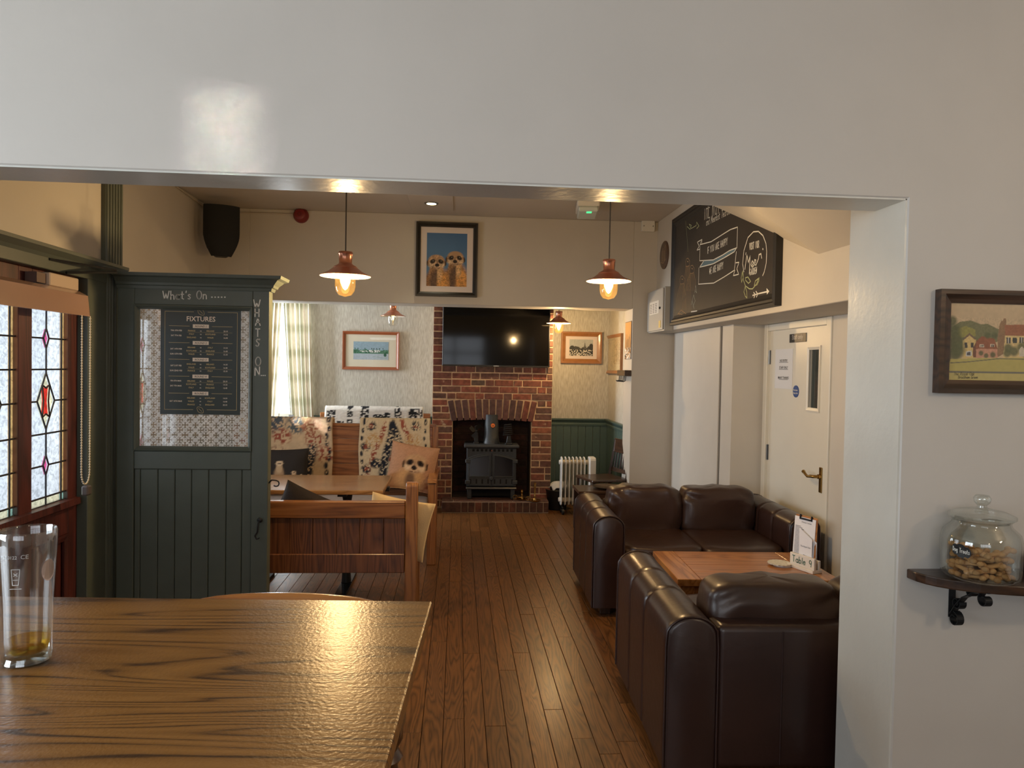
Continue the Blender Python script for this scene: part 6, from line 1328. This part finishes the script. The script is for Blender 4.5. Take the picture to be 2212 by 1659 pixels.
# low dark table by the sofa
p = P(1236, 1134, 'z', 0); lt = thing('side_table', 'low dark wooden table behind the far sofa arm', 'table', (p.x-.02, 6.8, 0)); lz = .425
M().box(0, .48, 0, .38, lz-.03, lz).obj('tabletop', walnut_x, lt, .004)
for x in (.01, .43):
    for y in (.01, .33): M().box(x, x+.04, y, y+.04, 0, lz-.03).obj('leg', walnut, lt, .003)
M().box(.05, .43, .015, .03, lz-.1, lz-.03).box(.05, .43, .35, .365, lz-.1, lz-.03).obj('apron', walnut_x, lt)
o = M().lathe([(.001, 0), (.09, 0), (.15, .02), (.155, .024), (.148, .022), (.09, .006), (.001, .006)], 28).obj('serving_dish', walnut_x, None, smooth=50, loc=(p.x+.3, 6.98, lz)); tag(o, 'shallow dark wooden dish on the low dark table', 'dish')
# dark slat-back chair
p = P(1325, 990, 'y', 7.95); dc = thing('dining_chair', 'dark wooden slat-back chair against the end wall wainscot', 'chair', (1.53, 7.50, 0), -1.3)
for sx in (-1, 1):
    M().tube([(sx*.19, .19, 0), (sx*.19, .19, .45), (sx*.185, .26, .83)], .02, 4).obj('back_leg', walnut, dc); M().tube([(sx*.19, -.18, 0), (sx*.19, -.18, .44)], .02, 4).obj('front_leg', walnut, dc)
M().box(-.21, .21, -.21, .21, .43, .46).obj('seat', walnut_x, dc, .01, 2)
M().prism([(.225, .70), (.245, .70), (.272, .84), (.248, .85)], 'x', -.205, .205).obj('top_rail', walnut_x, dc, .006); M().prism([(.195, .5), (.215, .5), (.222, .54), (.202, .54)], 'x', -.18, .18).obj('bottom_rail', walnut_x, dc)
for k in range(5): x = -.12+k*.06; M().tube([(x, .208, .53), (x, .238, .72)], .011, 4, sq=(1, .5)).obj('slat', walnut, dc)
# ---------------------------------------------------------------- curtains and swing tag
tart = attr_mat('curtain_tartan', .9, 0, .2, 300, .45)
def tartan(u, z):
    c = np.array(lin((232, 226, 212))[:3]); f = lambda t: t-math.floor(t)
    if f(u*4.0) < .34: c = c*np.array([.80, .82, .78])
    if f(z*3.6) < .34: c = c*np.array([.84, .85, .80])
    if f(u*4.0+.5) < .07 or f(z*3.6+.5) < .07: c = c*np.array([.62, .54, .46])
    if f(z*3.6+.68) < .05: c = c*1.25
    return c
def curtain(label, xa0, xb0, xa1, xb1, z0, z1, y, folds):
    nu, nv = 60, 40; vs = []; cols = []
    for j in range(nv):
        v = j/(nv-1); z = z0+(z1-z0)*v; k = v**.8; xa, xb = xa1*(1-k)+xa0*k, xb1*(1-k)+xb0*k
        for i in range(nu):
            u = i/(nu-1); a = u*folds*2*PI+.6*math.sin(3*v); vs.append((xa+(xb-xa)*u+.004*math.cos(a), y+.035*math.sin(a)*(.6+.4*(1-v)), z)); cols.append(tartan(u*.5, z))
    me = bpy.data.meshes.new('curtain'); me.from_pydata(vs, [], [(j*nu+i, j*nu+i+1, (j+1)*nu+i+1, (j+1)*nu+i) for j in range(nv-1) for i in range(nu-1)]); set_col(me, np.array(cols)); me.polygons.foreach_set('use_smooth', [True]*len(me.polygons))
    o = put('curtain', me, tart, None, (0, 0, 0)); md = o.modifiers.new('thick', 'SOLIDIFY'); md.thickness = .003; return tag(o, label, 'curtain', 'tartan curtains at the back window')
yq = 8.46; X_ = lambda px: P(px, 780, 'y', yq).x
curtain('green tartan curtain next to the landscape picture', X_(609), X_(668), X_(636), X_(682), .62, 2.443, yq, 6)
curtain('green tartan curtain hanging close to the green screen', X_(560), X_(607), X_(545), X_(588), .62, 2.443, yq, 5)
tag(M().tube([(-2.75, yq, 2.46), (-1.6, yq, 2.46)], .014, 10).ball((-1.6, yq, 2.46), .024).obj('curtain_pole', brass), 'brass pole carrying the tartan curtains', 'curtain pole')
p = P(629, 906, 'y', 8.4); q = thing('swing_tag', 'small grey printed tag hanging in front of the back window', 'tag', (p.x, 8.4, p.z-.06))
M().box(-.028, .028, 0, .002, 0, .115).obj('card', plain('tag_grey', (120, 118, 118), .7), q); M().tube([(0, 0, .115), (-.01, 0, .19)], .0015, 5).obj('string', black, q)
m = M(); [m.stroke([(-.018, .02+k*.014), (.016, .02+k*.014)], .003, -.001) for k in range(5)]; m.obj('tag_print', plain('tag_ink', (190, 188, 186), .7), q, recalc=False)

# mark print and pen strokes as joined fine detail
for o in bpy.data.objects:
    if o.type == 'MESH' and o.parent and (o.name.split('.')[0] in ('lettering', 'label_writing', 'engraving') or o.name.split('.')[0].endswith('_print')): o['kind'] = 'stuff'
